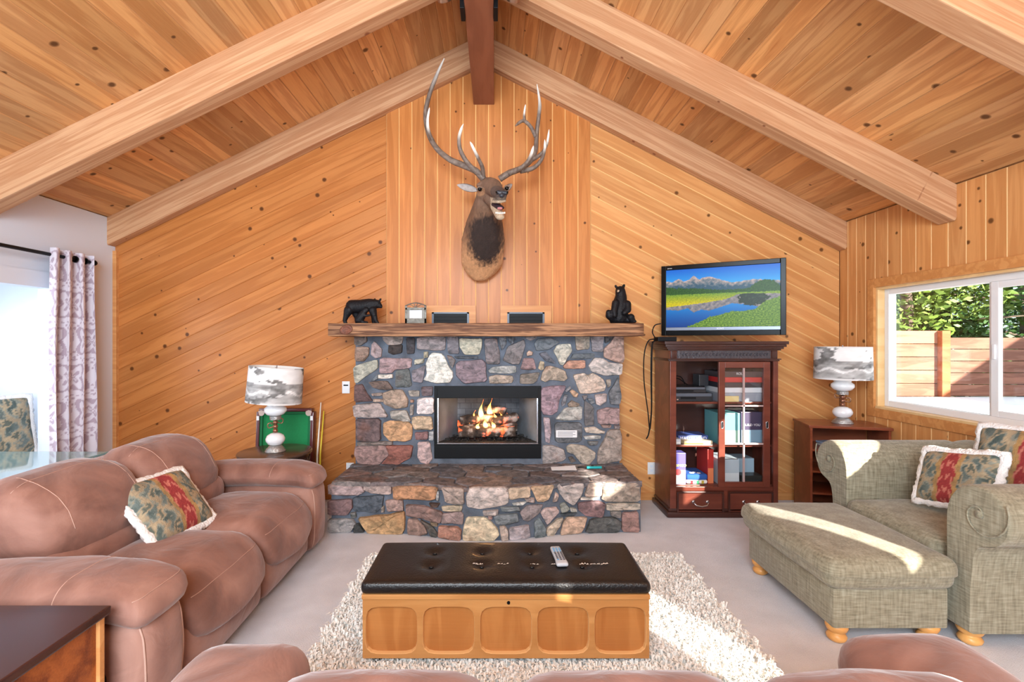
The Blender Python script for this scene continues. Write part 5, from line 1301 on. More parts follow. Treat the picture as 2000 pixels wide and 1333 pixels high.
def screen_cols(nu, nv):
    """a mountain lake photograph: peaks, forest, meadow, reflecting water, near bank"""
    ip = np.interp
    fr = lambda x, y, o=0.0: mnoise.fractal(Vector((x, y, o)), .9, 2.0, 5)
    cols = []
    for j in range(nv+1):
        v = j/nv
        for i in range(nu+1):
            u = i/nu; n = fr(u*34, v*22); n2 = fr(u*70, v*60, 3)
            ridge = ip(u, [0, .06, .12, .17, .22, .26, .31, .36, .41, .5, .6, .68, .75, .85, 1], [.80, .79, .84, .79, .82, .885, .81, .85, .85, .79, .735, .745, .765, .76, .73])+.012*fr(u*26, 1)
            refl = ip(u, [0, .12, .2, .26, .33, .4, .5, .6, .7, .82], [.31, .29, .33, .25, .30, .275, .33, .385, .37, .32])+.01*fr(u*26, 4)
            meadow = ip(u, [0, .2, .4, .55, .65, .70, 1], [.35, .38, .42, .46, .53, .545, .52])+.008*fr(u*40, 2)
            wood_ = ip(u, [0, .1, .3, .5, .7, .76, .80, .86, .93, .97, 1], [.70, .68, .66, .62, .62, .64, .71, .755, .765, .70, .64])+.02*fr(u*45, 6)
            bank = ip(u, [0, .18, .3, .4, .5, .6, .7, .8, .85, .9, 1], [-.1, -.01, .07, .16, .20, .25, .25, .28, .36, .42, .47])+.03*abs(fr(u*50, 8))
            if v < bank: k = .5+n2*.7; c = (54+84*k, 92+76*k, 22+34*k)
            elif v > ridge: k = min(1, (v-.7)/.3); c = (60-50*k, 168-72*k, 226-26*k)
            elif v > wood_:
                k = max(0, min(1, (v-.64)/(ridge-.64+.01)*1.15-.25+n*.5)); c = (52+150*k, 84+88*k, 104+58*k)
            elif v > .565+.01*n: k = .5+n2*.6; c = (26+34*k, 58+46*k, 22+16*k)
            elif v > meadow: k = min(1, max(0, (.565-v)/.16)); c = (110+86*k+40*n2, 146+34*k+34*n2, 46-24*k)
            elif ((u-.78)/.13)**2+((v-.46)/.12)**2+n*.5 < 1: c = (30+26*abs(n), 44+34*abs(n), 34+20*abs(n))
            elif v > refl: k = .5+n*.7; c = (96+62*k, 98+48*k, 108+36*k)
            else: k = max(0, v/.36); c = (8+18*k, 58+66*k, 132+66*k)
            cols.append(S(*[max(0, min(255, x)) for x in c]))
    return cols
nu, nv = 240, 130
sw0, sw1, sz0, sz1 = -tw/2+e, tw/2-e, z0+sb, z0+th-e
V = [(sw0+(sw1-sw0)*i/nu, -.003, sz0+(sz1-sz0)*j/nv) for j in range(nv+1) for i in range(nu+1)]
Fc = [(j*(nu+1)+i, j*(nu+1)+i+1, (j+1)*(nu+1)+i+1, (j+1)*(nu+1)+i) for j in range(nv) for i in range(nu)]
mesh('screen', V, Fc, tv_mat(), tv, colors=screen_cols(nu, nv))
MB().box(-.12, .12, .05, .07, z0+.2, z0+.42, bev=.004).box(.05, .11, .07, .22, z0+.28, z0+.34, bev=.004).build('wall_mount', M_black, tv)
# cable box and cords at the cabinet's left end
cbx = thing('cable_box', 'small black cable box on the left end of the cabinet top', 'box', (1.435+.03, 4.22, 1.5))
MB().box(-.075, .085, -.06, .06, 0, .038, bev=.004).build('body', M_black, cbx)
crd = thing('power_cords', 'black cords hanging down between fireplace and cabinet', 'cord', (1.36, 4.26, 1.5))
def cord(pts, r=.005): return MB().tube(smooth_path(pts, 8), r, 7)
cord([(.03, -.01, .02), (-.03, -.02, .0), (-.065, -.02, -.12), (-.06, 0, -.35), (-.02, .02, -.62), (.0, .03, -.78), (.02, .04, -.6), (.04, .1, -.3), (.045, .1, 0)]).build('cord', M_black, crd, smooth=True)
cord([(.05, -.01, .02), (.0, -.03, -.04), (-.005, -.02, -.3), (.005, .0, -.6), (-.01, .02, -.80), (-.03, .03, -.86)], .006).build('cord', M_black, crd, smooth=True)
cord([(.045, .02, .03), (.02, .02, .08), (.05, .05, .14), (.14, .16, .16)], .005).build('cord', M_black, crd, smooth=True)
# ---------------------------------------------------------------- lamps, side tables
M_milk = plain('milk_glass', S(240, 241, 243), .15, coat=.5)
M_silver = plain('lamp_collar', S(176, 172, 168), .35, metal=.7, bump=.5, bscale=120)
M_copper = plain('copper_ball', S(150, 106, 84), .32, metal=.75)
def shade_print(a, z, seed):
    """greyscale lake photograph printed on the shade; a 0..1 around, z 0..1 up"""
    n = mnoise.fractal(Vector((a*14+seed, z*7, .1)), .9, 2.0, 5)
    hz_ = .56+.05*mnoise.noise(Vector((a*5+seed, 0, 0)))
    if z > .965 or z < .03: g = 225
    elif z > hz_+.08*max(0, mnoise.noise(Vector((a*9+seed, 3, 0)))): g = 236-12*n
    elif z > hz_-.12: g = 150+45*n
    else: g = 176+40*n+(50 if abs(z-.3-.06*math.sin(a*40)) < .035 else 0)
    tr = mnoise.fractal(Vector((a*6+seed*2, z*3, 2)), .9, 2.0, 4)
    if tr > .22: g = 128+60*n
    g = max(60, min(250, g)); return S(g, g-2, g-4)
def lamp(label, loc, rotz, tilt, seed):
    t = thing('table_lamp', label, 'lamp', loc, rotz, group='milk glass table lamps')
    MB().lathe([(0, 0), (.078, 0), (.08, .008), (.07, .016), (.072, .022), (.056, .034), (.05, .044), (.036, .05), (0, .05)], 28).build('base', M_silver, t, smooth=True)
    MB().lathe([(.03, .048), (.056, .058), (.072, .082), (.074, .10), (.062, .125), (.036, .140), (.02, .143)], 28).build('lower_globe', M_milk, t, smooth=True)
    for k, z in enumerate((.160, .192, .224)):
        MB().lathe([(.002, -.019)]+[(.02*math.sin(math.pi*i/10), -.019*math.cos(math.pi*i/10)) for i in range(1, 10)]+[(.002, .019)], 16, c=(0, 0, z)).build('ball', M_copper, t, smooth=True)
    for s_ in (-1, 1):
        MB().tube(smooth_path([(s_*.016, 0, .192+.03*(s_ > 0)), (s_*.05, 0, .185+.03*(s_ > 0)), (s_*.055, 0, .215+.03*(s_ > 0)), (s_*.03, 0, .222+.03*(s_ > 0)), (s_*.026, 0, .208+.03*(s_ > 0))], 6), .0045, 8).build('scroll_handle', M_brass, t, smooth=True)
    MB().lathe([(.02, .243), (.042, .246), (.044, .272), (.034, .276), (0, .276)], 24).build('collar', M_silver, t, auto=True)
    MB().lathe([(.032, .274), (.066, .286), (.086, .312), (.084, .335), (.062, .354), (.066, .366), (.084, .378), (.080, .379), (.058, .362), (.05, .35)], 36,
               fn=lambda r, z, a: r*(1+(.045*math.sin(a*9) if z > .36 else 0))).build('upper_bowl', M_milk, t, smooth=True)
    MB().tube([(0, 0, .27), (0, 0, .41)], .011, 10).build('socket', M_brass, t, smooth=True)
    # shade on its harp
    hp = bpy.data.objects.new('lamp_shade', None)
    nA, nZ = 96, 34; V = []; Fc = []; Cc = []
    z0, hgt = .378, .275
    for j in range(nZ+1):
        for i in range(nA):
            a = i/nA; z = j/nZ; r = .212-.006*z
            V.append((r*math.cos(2*math.pi*a), r*math.sin(2*math.pi*a)*.94, z*hgt-hgt/2)); Cc.append(shade_print(a*1.0, z, seed))
    b = len(V)
    for j in range(nZ+1):
        for i in range(nA):
            a = i/nA; z = j/nZ; r = .209-.006*z
            V.append((r*math.cos(2*math.pi*a), r*math.sin(2*math.pi*a)*.94, z*hgt-hgt/2)); Cc.append(S(240, 240, 238))
    for j in range(nZ):
        for i in range(nA):
            i2 = (i+1) % nA
            Fc.append((j*nA+i, j*nA+i2, (j+1)*nA+i2, (j+1)*nA+i)); Fc.append((b+j*nA+i, b+(j+1)*nA+i, b+(j+1)*nA+i2, b+j*nA+i2))
    for i in range(nA):
        i2 = (i+1) % nA; Fc.append((i, b+i, b+i2, i2)); k = nZ*nA; Fc.append((k+i, k+i2, b+k+i2, b+k+i))
    ms = MATS.get('shade_print') or vcol('shade_print', .7)
    sh = mesh('lamp_shade', V, Fc, ms, t, True, loc=(0, 0, z0+hgt/2), rot=tilt, colors=Cc); sharp_by_angle(sh, 1.0)
    MB().tube([(-.2, 0, .125), (.2, 0, .125)], .002, 5).tube([(0, -.19, .125), (0, .19, .125)], .002, 5).tube([(0, 0, .10), (0, 0, .15)], .005, 8).build('finial', M_chrome, sh)
    return t
# round carved table at the left, toy pool table behind it
rt = thing('round_side_table', 'dark carved round side table behind the brown sofa', 'table', (-1.835, 4.05, 0))
M_dkt = wood('dark_carved', S(96, 74, 62), S(58, 42, 34), knots=1, gy=7, contrast=.9, rough=.25, coat=.5, knot_keep=0, tint=False)
MB().lathe([(0, .555), (.27, .555), (.285, .562), (.292, .575), (.288, .586), (.278, .59), (0, .59)], 48).build('table_top', M_dkt, rt, auto=True)
ap = MB().lathe([(.255, .46), (.262, .47), (.262, .55), (.25, .555), (.235, .55), (.235, .47)], 48).build('apron', M_cherd, rt, auto=True)
m = MB()
for i in range(40):
    a = 2*math.pi*i/40; c = Vector((.263*math.cos(a), .263*math.sin(a), .51)); tg = Vector((-math.sin(a), math.cos(a), 0)); o_ = Vector((math.cos(a), math.sin(a), 0))*.004
    m.tube([c+o_-tg*.012+Vector((0, 0, -.02)), c+o_*1.5+Vector((0, 0, .02)), c+o_+tg*.012+Vector((0, 0, -.015))], .005, 6)
m.build('apron_carving', M_dkt, ap, smooth=True)
for k in range(4):
    a = math.pi/4+k*math.pi/2
    MB().tube(smooth_path([(.22*math.cos(a), .22*math.sin(a), .5), (.25*math.cos(a), .25*math.sin(a), .32), (.20*math.cos(a), .20*math.sin(a), .12), (.27*math.cos(a), .27*math.sin(a), .0)], 5), [.03]*6+[.024]*5+[.03]*5, 10).build('leg', M_dkt, rt, smooth=True)
lamp('milk glass table lamp with tilted shade on the round carved table', (-1.82, 4.02, .59), .5, (.02, .075, 0), 1.0).scale = (1.02, 1.02, 1.07)
pt = thing('toy_pool_table', 'toy pool table with green felt standing on end against the wall', 'toy', (-1.955, 4.50, 0))
pt.rotation_euler = (math.radians(-4), 0, 0)
PW_, PH_ = .265, .875
M_felt = plain('green_felt', S(22, 128, 72), .9, noise=.06, nscale=60); M_rail = plain('mahogany_rail', S(88, 30, 36), .3, coat=.4)
MB().box(-PW_+.03, PW_-.03, -.012, .01, .03, PH_-.03).build('felt_bed', M_felt, pt)
m = MB(); m.box(-PW_, -PW_+.03, -.045, .03, .03, PH_-.03, bev=.008).box(PW_-.03, PW_, -.045, .03, .03, PH_-.03, bev=.008).box(-PW_+.02, PW_-.02, -.045, .03, PH_-.03, PH_, bev=.008).box(-PW_+.02, PW_-.02, -.045, .03, 0, .03, bev=.008)
m.build('rail', M_rail, pt, auto=True)
M_felt2 = plain('felt_cushion', S(18, 104, 60), .9)
MB().box(-PW_+.03, -PW_+.055, -.036, -.012, .05, PH_-.06, bev=.008).box(PW_-.055, PW_-.03, -.036, -.012, .05, PH_-.06, bev=.008).box(-PW_+.06, PW_-.06, -.036, -.012, PH_-.055, PH_-.03, bev=.008).build('cushion', M_felt2, pt, auto=True)
for s_ in (-1, 1):
    for zz in (PH_-.04, .04): MB().lathe([(.0, 0), (.03, 0), (.03, .004), (.018, .006), (.0, .003)], 16).build('pocket', plain('pocket_net', S(200, 180, 170), .7) if 'pocket_net' not in MATS else MATS['pocket_net'], pt, loc=(s_*(PW_-.045), -.04, zz), rot=(math.pi/2, 0, 0))
    MB().box(s_*(PW_-.016)-.012, s_*(PW_-.016)+.012, -.049, -.044, PH_-.11, PH_-.07).build('corner_sticker', M_whitep, pt)
for k, (dx, lab, c) in enumerate(((.0, 'white toy cue leaning beside the toy pool table', (232, 226, 214)), (.02, 'yellow toy cue leaning beside the toy pool table', (226, 204, 60)))):
    t = thing('toy_cue', lab, 'cue', (-1.635+dx, 4.44+.02*k, 0), group='toy cues')
    MB().tube([(0, 0, .0), (-.004, .03, .45), (.01, .085, .93-.08*k)], [.010, .008, .005], 8).build('shaft', plain('cue_%d' % k, S(*c), .4), t, smooth=True)
    MB().tube([(0, 0, .01), (-.001, .008, .14)], [.0115, .0105], 8).build('grip', plain('cue_grip_%d' % k, S(222, 196, 40) if k == 0 else S(190, 60, 60), .4), t, smooth=True)

# corner bookcase at the right with its lamp
bc = thing('corner_bookcase', 'small reddish corner shelf unit under the right lamp', 'bookcase', (2.95, 4.17, 0), rotz=math.radians(-14))
BH = .80; bw, bd = .29, .19
M_red = wood('red_cherry', S(150, 82, 56), S(108, 52, 34), knots=1, gy=7, contrast=.8, rough=.3, coat=.3, knot_keep=0, tint=False)
MB().box(-bw-.012, bw+.012, -bd-.012, bd, BH-.022, BH, bev=.005).build('top', M_red, bc)
MB().box(-bw, -bw+.018, -bd, bd, 0, BH-.022).build('side_panel', M_red, bc)
MB().box(bw-.018, bw, -bd, bd, 0, BH-.022).build('side_panel', M_red, bc)
MB().box(-bw, bw, bd-.012, bd, 0, BH-.022).build('back_panel', M_red, bc)
for z in (.06, .24, .42, .60): MB().box(-bw+.018, bw-.018, -bd+.005, bd-.012, z-.016, z).build('shelf', M_red, bc)
for k, (lab, z, c) in enumerate((('white paperback lying under the bookcase top', .601, (226, 226, 226)), ('blue magazine lying on the white paperback', .625, (150, 166, 190)))):
    t = thing('book', lab, 'book', (2.90, 4.14, z), rotz=-.15+.2*k, group='books on the corner bookcase')
    MB().box(-.11, .11, -.14, .10, 0, .022-.008*k, bev=.002).build('cover', plain('book_%d' % k, S(*c), .5), t)
    MB().box(-.105, .108, -.141, -.139, .003, .018-.008*k).build('pages', M_paper, t)
lamp('milk glass table lamp with straight shade on the corner bookcase by the window', (2.96, 4.15, BH), 2.4, (0, 0, 0), 4.3)

# ---------------------------------------------------------------- curtain, rod, glass table
def damask(u, v):
    """u metres across cloth, v metres up"""
    cu, cv = .19, .30
    r_ = round(v/cv); uu = (u+(cu/2 if r_ % 2 else 0)); fu = (uu/cu-math.floor(uu/cu)-.5)*2; fv = (v/cv-r_)*2
    rr = math.hypot(fu, fv); th = math.atan2(fv, fu)
    p = math.sin(rr*11+2.2*math.cos(4*th))+.6*math.cos(6*th+rr*4)
    k = 1 if p > .25 else 0
    if rr > 1.05: k = 1 if math.sin(u*160)*math.sin(v*130) > .3 else 0
    base = Vector(S(222, 216, 226)[:3]); ink = Vector(S(158, 132, 152)[:3])
    return base.lerp(ink, .7*k)
cu_n, cv_n = 150, 260
V = []; Fc = []; Cc = []
ztop, zbot = 2.235, .06
for j in range(cv_n+1):
    z = zbot+(ztop-zbot)*j/cv_n; sp = 1.0+.06*(1-j/cv_n)
    for i in range(cu_n+1):
        t = i/cu_n; ph = t*math.pi*2*3.2
        amp = .042+.01*math.sin(t*9)
        y = 3.99+(t-.5)*.40*sp+.012*math.sin(ph*2+z)*1
        x = -3.485+amp*math.sin(ph)+.006*math.sin(z*3+t*5)
        V.append((x+3.485, y-3.99, z)); c = damask(t*.8, z); Cc.append((c.x, c.y, c.z, 1))
b = len(V)
for j in range(cv_n):
    for i in range(cu_n): a = j*(cu_n+1)+i; Fc.append((a, a+1, a+cu_n+2, a+cu_n+1))
ct = thing('curtain', 'white curtain with mauve damask print beside the white bay opening', 'curtain', (-3.485, 3.99, 0))
o = mesh('cloth', V, Fc, vcol('damask', .85, sheen=.2), ct, True, colors=Cc)
so = o.modifiers.new('thick', 'SOLIDIFY'); so.thickness = .003
for k in range(4):
    MB().lathe([(.021, -.003), (.028, -.003), (.028, .003), (.021, .003), (.021, -.003)], 16).build('grommet', M_black, ct, loc=(.0, -.155+k*.098, 2.18), rot=(math.pi/2, 0, 0))
rod = thing('curtain_rod', 'black curtain rod above the bay opening', 'curtain rod', (-3.485, 3.2, 2.18))
MB().tube([(0, -1.2, 0), (0, 1.0, 0)], .014, 14).build('rod', M_black, rod, smooth=True)
MB().lathe([(.002, 0), (.022, .005), (.026, .02), (.02, .036), (.002, .04)], 14).build('finial', M_black, rod, loc=(0, 1.0, 0), rot=(-math.pi/2, 0, 0), smooth=True)
MB().box(-.115, -.105, .86, .90, -.04, .04).tube([(-.11, .88, 0), (0, .88, 0)], .008, 8).build('bracket', M_black, rod)
M_tglass = plain('table_glass', S(176, 214, 214), .05, coat=.3); M_tglass.node_tree.nodes['Principled BSDF'].inputs['Transmission Weight'].default_value = .55
gt = thing('glass_table', 'glass topped table behind the brown sofa', 'table', (-3.0, 2.72, 0))
MB().box(-.44, .44, -.5, .5, .755, .77, bev=.004).build('glass_top', M_tglass, gt)
for sx in (-1, 1):
    for sy in (-1, 1): MB().tube([(sx*.36, sy*.42, 0), (sx*.36, sy*.42, .755)], .018, 12).build('leg', M_chrome, gt, smooth=True)

# ---------------------------------------------------------------- pillows
M_tap = vcol('tapestry', .9, bump=.4, bscale=160)
M_fringe = plain('white_fleece', S(242, 240, 238), .95, bump=.9, bscale=90)
def tapestry(u, v, seed, band):
    """u,v in 0..1"""
    p = Vector((u*3+seed, v*3, seed)); n = mnoise.fractal(p*2.2, .9, 2.0, 4)
    ch = lambda *c: Vector(S(*c)[:3])
    d = u-band+.012*math.sin(v*20)
    bg_ = ch(176, 158, 128).lerp(ch(150, 136, 112), max(0, min(1, .5+n)))
    if abs(d) < .095:
        f = math.sin(v*26+math.cos(d*60)*1.5)*math.cos(d*38)
        c = ch(150, 52, 52).lerp(ch(196, 116, 100), 1 if f > .35 else 0)
    elif abs(d) < .155: c = ch(178, 140, 88).lerp(ch(150, 120, 80), max(0, min(1, .5+n*1.5)))
    else:
        s_ = (abs(d)-.155); ang = v*1.0*22+s_*18*(1 if d > 0 else 1)+2.5*n
        lf = math.sin(ang)*.6+math.sin(s_*40+v*9+3*n)*.6
        if lf > .45: c = ch(74, 88, 84).lerp(ch(104, 116, 112), max(0, min(1, .5+n)))
        elif lf > .05: c = ch(132, 136, 124)
        elif lf < -.75: c = ch(92, 98, 88)
        else: c = bg_
    return c*(1+.25*mnoise.noise(Vector((u*70, v*70, seed))))
def pillow(label, TLc, TRc, BRc, BLc, thick, seed, band=.5, fr=.028):
    TLc, TRc, BRc, BLc = [Vector(c) for c in (TLc, TRc, BRc, BLc)]
    ctr = (TLc+TRc+BRc+BLc)/4
    nrm = ((TRc-BLc).cross(TLc-BRc)).normalized()
    t = thing('throw_pillow', label, 'pillow', ctr, group='tapestry throw pillows')
    n = 56; V = []; Fc = []; Cc = []
    for sd2 in (1, -1):
        for j in range(n+1):
            for i in range(n+1):
                u, v = i/n, j/n
                p = (BLc*(1-u)+BRc*u)*(1-v)+(TLc*(1-u)+TRc*u)*v-ctr
                uu, vv = 2*u-1, 2*v-1
                k = ((1-uu**4)*(1-vv**4))
                pin = .94+.06*(abs(uu)**3*abs(vv)**3)
                edge = 1-.05*(1-abs(uu*vv))*max(abs(uu), abs(vv))**6
                p = p*edge+nrm*sd2*(thick/2)*max(0, k)**.55+nrm*.006*mnoise.noise(p*14)
                V.append(p); c = tapestry(u, v, seed, band); Cc.append((max(0, c.x), max(0, c.y), max(0, c.z), 1))
    k = (n+1)**2
    for s_ in (0, 1):
        for j in range(n):
            for i in range(n):
                a = s_*k+j*(n+1)+i; q = (a, a+1, a+n+2, a+n+1); Fc.append(q if not s_ else q[::-1])
    mesh('cover', V, Fc, M_tap, t, True, colors=Cc)
    ring = []
    for a, b in ((0, 1), (1, 2), (2, 3), (3, 0)):
        cs = [BLc, BRc, TRc, TLc]
        for q in range(22):
            w_ = q/22; p = cs[a].lerp(cs[b], w_)-ctr; s2 = 2*w_-1
            ring.append(p*(1-.05*(1-s2*s2))*1.0)
    rn = random.Random(int(seed*10)); m = MB(); N_ = len(ring); seg = 10; v = []; f = []
    for i in range(N_):
        tg = (ring[(i+1) % N_]-ring[i-1]).normalized(); a = tg.cross(nrm).normalized()
        for q in range(seg):
            an = 2*math.pi*q/seg; r = fr*(1+rn.uniform(-.22, .22))
            v.append(ring[i]+a*math.cos(an)*r+nrm*math.sin(an)*r*.75)
    for i in range(N_):
        for q in range(seg):
            q2 = (q+1) % seg; i2 = (i+1) % N_; f.append((i*seg+q, i*seg+q2, i2*seg+q2, i2*seg+q))
    m.add(v, f); m.build('fleece_trim', M_fringe, t, smooth=True)
pillow('tapestry pillow with white fleece edge lying on the brown sofa', (-1.95, 2.45, .745), (-1.88, 2.90, .735), (-1.62, 2.80, .475), (-1.67, 2.40, .475), .13, 1.3, .56)
pillow('tapestry pillow propped upright on the seat of the green armchair, in front', (2.66, 3.0, .83), (2.75, 2.62, .885), (2.665, 2.60, .575), (2.57, 2.98, .53), .12, 2.6, .45)
pillow('larger tapestry pillow against the back of the green armchair, behind the other', (2.93, 2.93, .99), (3.02, 2.48, 1.03), (2.90, 2.46, .6), (2.83, 2.90, .56), .13, 4.1, .62)
pillow('tapestry pillow sitting in the white bay by the curtain', (-4.02, 3.55, 1.07), (-3.80, 3.96, 1.05), (-3.72, 3.94, .58), (-3.95, 3.52, .58), .13, 5.2, 1.4)

# ---------------------------------------------------------------- brown reclining sofas
def seam_on(o, rays, name='stitching', r=.002):
    me = o.data; bv = BVHTree.FromPolygons([v.co for v in me.vertices], [tuple(p.vertices) for p in me.polygons])
    pts = [h[0] for h in (bv.ray_cast(Vector(a), Vector(b).normalized()) for a, b in rays) if h[0] is not None]
    if len(pts) > 2: MB().tube(smooth_path([tuple(p) for p in pts], 3), r, 5).build(name, M_stitch, o, smooth=True)
def seam(parent, pts, name='stitching', r=.0022): MB().tube(smooth_path(pts, 6), r, 5).build(name, M_stitch, parent, smooth=True)
sf = thing('reclining_sofa', 'brown suede reclining sofa along the left wall', 'sofa', (-1.82, 2.68, 0))
SO = Vector((-1.82, 2.68, 0))
def sc(c): return tuple(Vector(c)-SO)
MB().box(-.50, .44, -.88, .88, .03, .30, bev=.03).build('base', M_suede, sf, auto=True)
for k, (y0, y1) in enumerate(((2.02, 2.69), (2.69, 3.36))):
    yc = (y0+y1)/2; dy = y1-y0
    cushion('footrest_panel', M_suede, sf, sc((-1.345, yc, .19)), (.12, dy-.01, .28), .045, n=(2, 10, 6), puff=(.03, 0, 0), wr=.006, seed=k+1)
    def dfs(q, dy=dy):
        x, y, z = q
        if z > 0: z -= .035*math.exp(-(y/.05)**2)*max(0, min(1, (x+.3)/.5))*.0; z -= .03*math.exp(-((x+.30)/.12)**2)
        if x > .2: z -= .09*((x-.2)/.2)**2
        return (x, y, z)
    o = cushion('seat_cushion', M_suede, sf, sc((-1.655, yc, .375)), (.80, dy-.008, .20), .085, n=(14, 12, 3), puff=(.05, .0, .035), wr=.008, ws=7, seed=k+5, deform=dfs)
    seam_on(o, [((.9, t_, .02), (-1, 0, .02)) for t_ in [-.28+.04*q for q in range(15)]])
    def dfb(q):
        x, y, z = q
        return (x+.07*(z/.2)*-1, y, z-.016*abs(y/.33)**3)
    bk_ = cushion('back_cushion', M_suede, sf, sc((-2.07, yc, .695)), (.34, dy-.004, .38), .135, n=(5, 14, 8), puff=(.05, 0, .015), wr=.009, ws=6, seed=k+9, deform=dfb)
    cushion('lumbar_cushion', M_suede, sf, sc((-1.955, yc, .50)), (.22, dy-.01, .20), .08, n=(4, 10, 4), puff=(.03, 0, 0), wr=.006, seed=k+14)
    for fy in (-.2, .2): seam_on(bk_, [((0+.8*math.cos(a_), fy, .05+.8*math.sin(a_)), (-math.cos(a_), 0, -math.sin(a_))) for a_ in [math.radians(q) for q in range(-20, 111, 10)]])
    seam_on(bk_, [((0, t_, .8), (0, 0, -1)) for t_ in [-.28+.04*q for q in range(15)]])
for k, (yc, s_) in enumerate(((3.50, 1), (1.86, -1))):
    ar_ = cushion('arm', M_suede, sf, sc((-1.76, yc, .26)), (.98, .27, .48), .07, n=(14, 5, 8), puff=(.03, .015, 0), wr=.006, seed=k+21)
    def dfa(q):
        x, y, z = q
        if x > .25: z -= .03*((x-.25)/.2)**2
        return (x, y, z+.02*math.cos(x*3))
    ap_ = cushion('arm_pad', M_suede, sf, sc((-1.72, yc, .54)), (.92, .31, .125), .06, n=(14, 6, 3), puff=(.02, .02, .022), wr=.008, seed=k+25, deform=dfa)
    seam_on(ap_, [((.17, .5*math.cos(a_), .5*math.sin(a_)), (0, -math.cos(a_), -math.sin(a_))) for a_ in [math.radians(q) for q in range(0, 181, 12)]])
    seam_on(ap_, [((.8, t_, .03), (-1, 0, 0)) for t_ in [-.13+.02*q for q in range(14)]])
    # front edge piping
    for e_ in (-.1, .1): seam_on(ar_, [((.9, e_, -.2+.04*q), (-1, 0, 0)) for q in range(11)], 'piping', .004)
cushion('back_panel', M_suede, sf, sc((-2.27, 2.68, .44)), (.14, 1.60, .78), .05, n=(2, 14, 6), wr=.004, seed=31)
lv = MB().lathe([(0, 0), (.045, 0), (.045, .012), (.03, .016), (.026, .008), (0, .006)], 24).build('recline_lever', M_black, sf, loc=sc((-1.42, 1.722, .30)), rot=(math.pi/2, 0, 0), auto=True)
MB().box(-.008, .008, -.03, .03, .008, .02, bev=.003).build('lever_grip', M_black, lv)

s2 = thing('foreground_sofa', 'brown suede sofa at the bottom edge seen from behind', 'sofa', (.27, 1.15, 0))
S2 = Vector((.27, 1.15, 0))
def sc2(c): return tuple(Vector(c)-S2)
for k, (x0, x1) in enumerate(((-.50, .02), (.02, .54), (.54, 1.05))):
    cushion('back_cushion', M_suede, s2, sc2(((x0+x1)/2, .98, .575)), (x1-x0-.006, .26, .42), .10, n=(10, 4, 8), puff=(0, .02, .02), wr=.006, seed=k+41)
    cushion('seat_cushion', M_suede, s2, sc2(((x0+x1)/2, 1.24, .34)), (x1-x0-.006, .42, .20), .07, n=(8, 6, 3), puff=(0, .02, .02), wr=.006, seed=k+45)
MB().box(-.78, .78, -.2, .22, .03, .26, bev=.02).build('base', M_suede, s2, auto=True)
for k, xc in enumerate((-.72, 1.21)):
    cushion('arm', M_suede, s2, sc2((xc, 1.20, .26)), (.32 if k == 0 else .36, .58, .50), .10, n=(5, 10, 8), wr=.005, seed=k+51)
    cushion('arm_pad', M_suede, s2, sc2((xc, 1.20, .50+.03*k)), (.36 if k == 0 else .39, .60, .20), .095, n=(6, 12, 3), puff=(.01, .02, .03), wr=.006, seed=k+55)
# dark end table in the lower left corner
et = thing('end_table', 'dark topped wooden end table in the lower left corner', 'table', (-1.72, 1.30, 0))
M_ettop = wood('dark_top', S(74, 44, 38), S(44, 26, 24), knots=1, gy=6, contrast=.8, rough=.22, coat=.5, knot_keep=0, tint=False)
M_etside = wood('orange_side', S(186, 104, 48), S(112, 50, 24), knots=1, gx=2, gy=6, contrast=1.8, rough=.35, coat=.3, knot_keep=0, tint=False)
MB().box(-.42, .41, -.36, .36, .572, .60, bev=.006).build('table_top', M_ettop, et)
MB().box(-.40, .385, -.34, .34, .02, .572).build('body', M_etside, et)
for sx in (-.40, .375):
    for sy in (-.335, .325): MB().box(sx, sx+.025 if sx < 0 else sx+.022, sy, sy+.022, 0, .572, bev=.003).build('corner_post', M_rwall, et)

# ---------------------------------------------------------------- green armchair and ottoman
OX0, OX1, OY0, OY1 = 1.62, 2.255, 2.36, 3.22
ot = thing('green_ottoman', 'olive green upholstered ottoman in front of the armchair', 'ottoman', ((OX0+OX1)/2, (OY0+OY1)/2, 0))
ow, od = OX1-OX0, OY1-OY0
MB().box(-ow/2+.04, ow/2-.03, -od/2+.03, od/2-.03, .085, .285, bev=.012).build('base', M_tweed, ot, auto=True)
def dfo(q):
    x, y, z = q
    if z < 0: x *= .97; y *= .98
    return (x, y, z)
cushion('cushion', M_tweed, ot, (0, 0, .36), (ow+.02, od+.02, .16), .055, n=(10, 12, 4), puff=(.012, .012, .03), wr=.004, ws=5, seed=61, deform=dfo)
M_bun = wood('bun_foot', S(232, 176, 104), S(206, 142, 76), knots=1, gy=8, rough=.35, coat=.4, knot_keep=0, tint=False)
def bun(parent, x, y, s=1.0): MB().lathe([(0, 0), (.028*s, 0), (.042*s, .012), (.046*s, .026), (.036*s, .042), (.03*s, .046), (.044*s, .056), (.05*s, .07), (.05*s, .088), (0, .088)], 24).build('bun_foot', M_bun, parent, loc=(x, y, 0), smooth=True)
for x in (-ow/2+.09, ow/2-.09):
    for y in (-od/2+.08, od/2-.08): bun(ot, x, y)
ch = thing('green_armchair', 'wide olive green armchair with rolled arms by the window', 'armchair', (2.72, 2.82, 0))
CH = Vector((2.72, 2.82, 0))
def arm_profile(sgn):
    """outline in (y outward, z); y=0 at the inner face, outward positive"""
    pts = [(0, .09), (0, .52), (0, .60), (.008, .69), (.045, .765), (.11, .81), (.19, .812), (.26, .775), (.30, .71), (.298, .635), (.262, .575), (.21, .55), (.165, .525), (.14, .46), (.125, .30), (.12, .09)]
    return pts
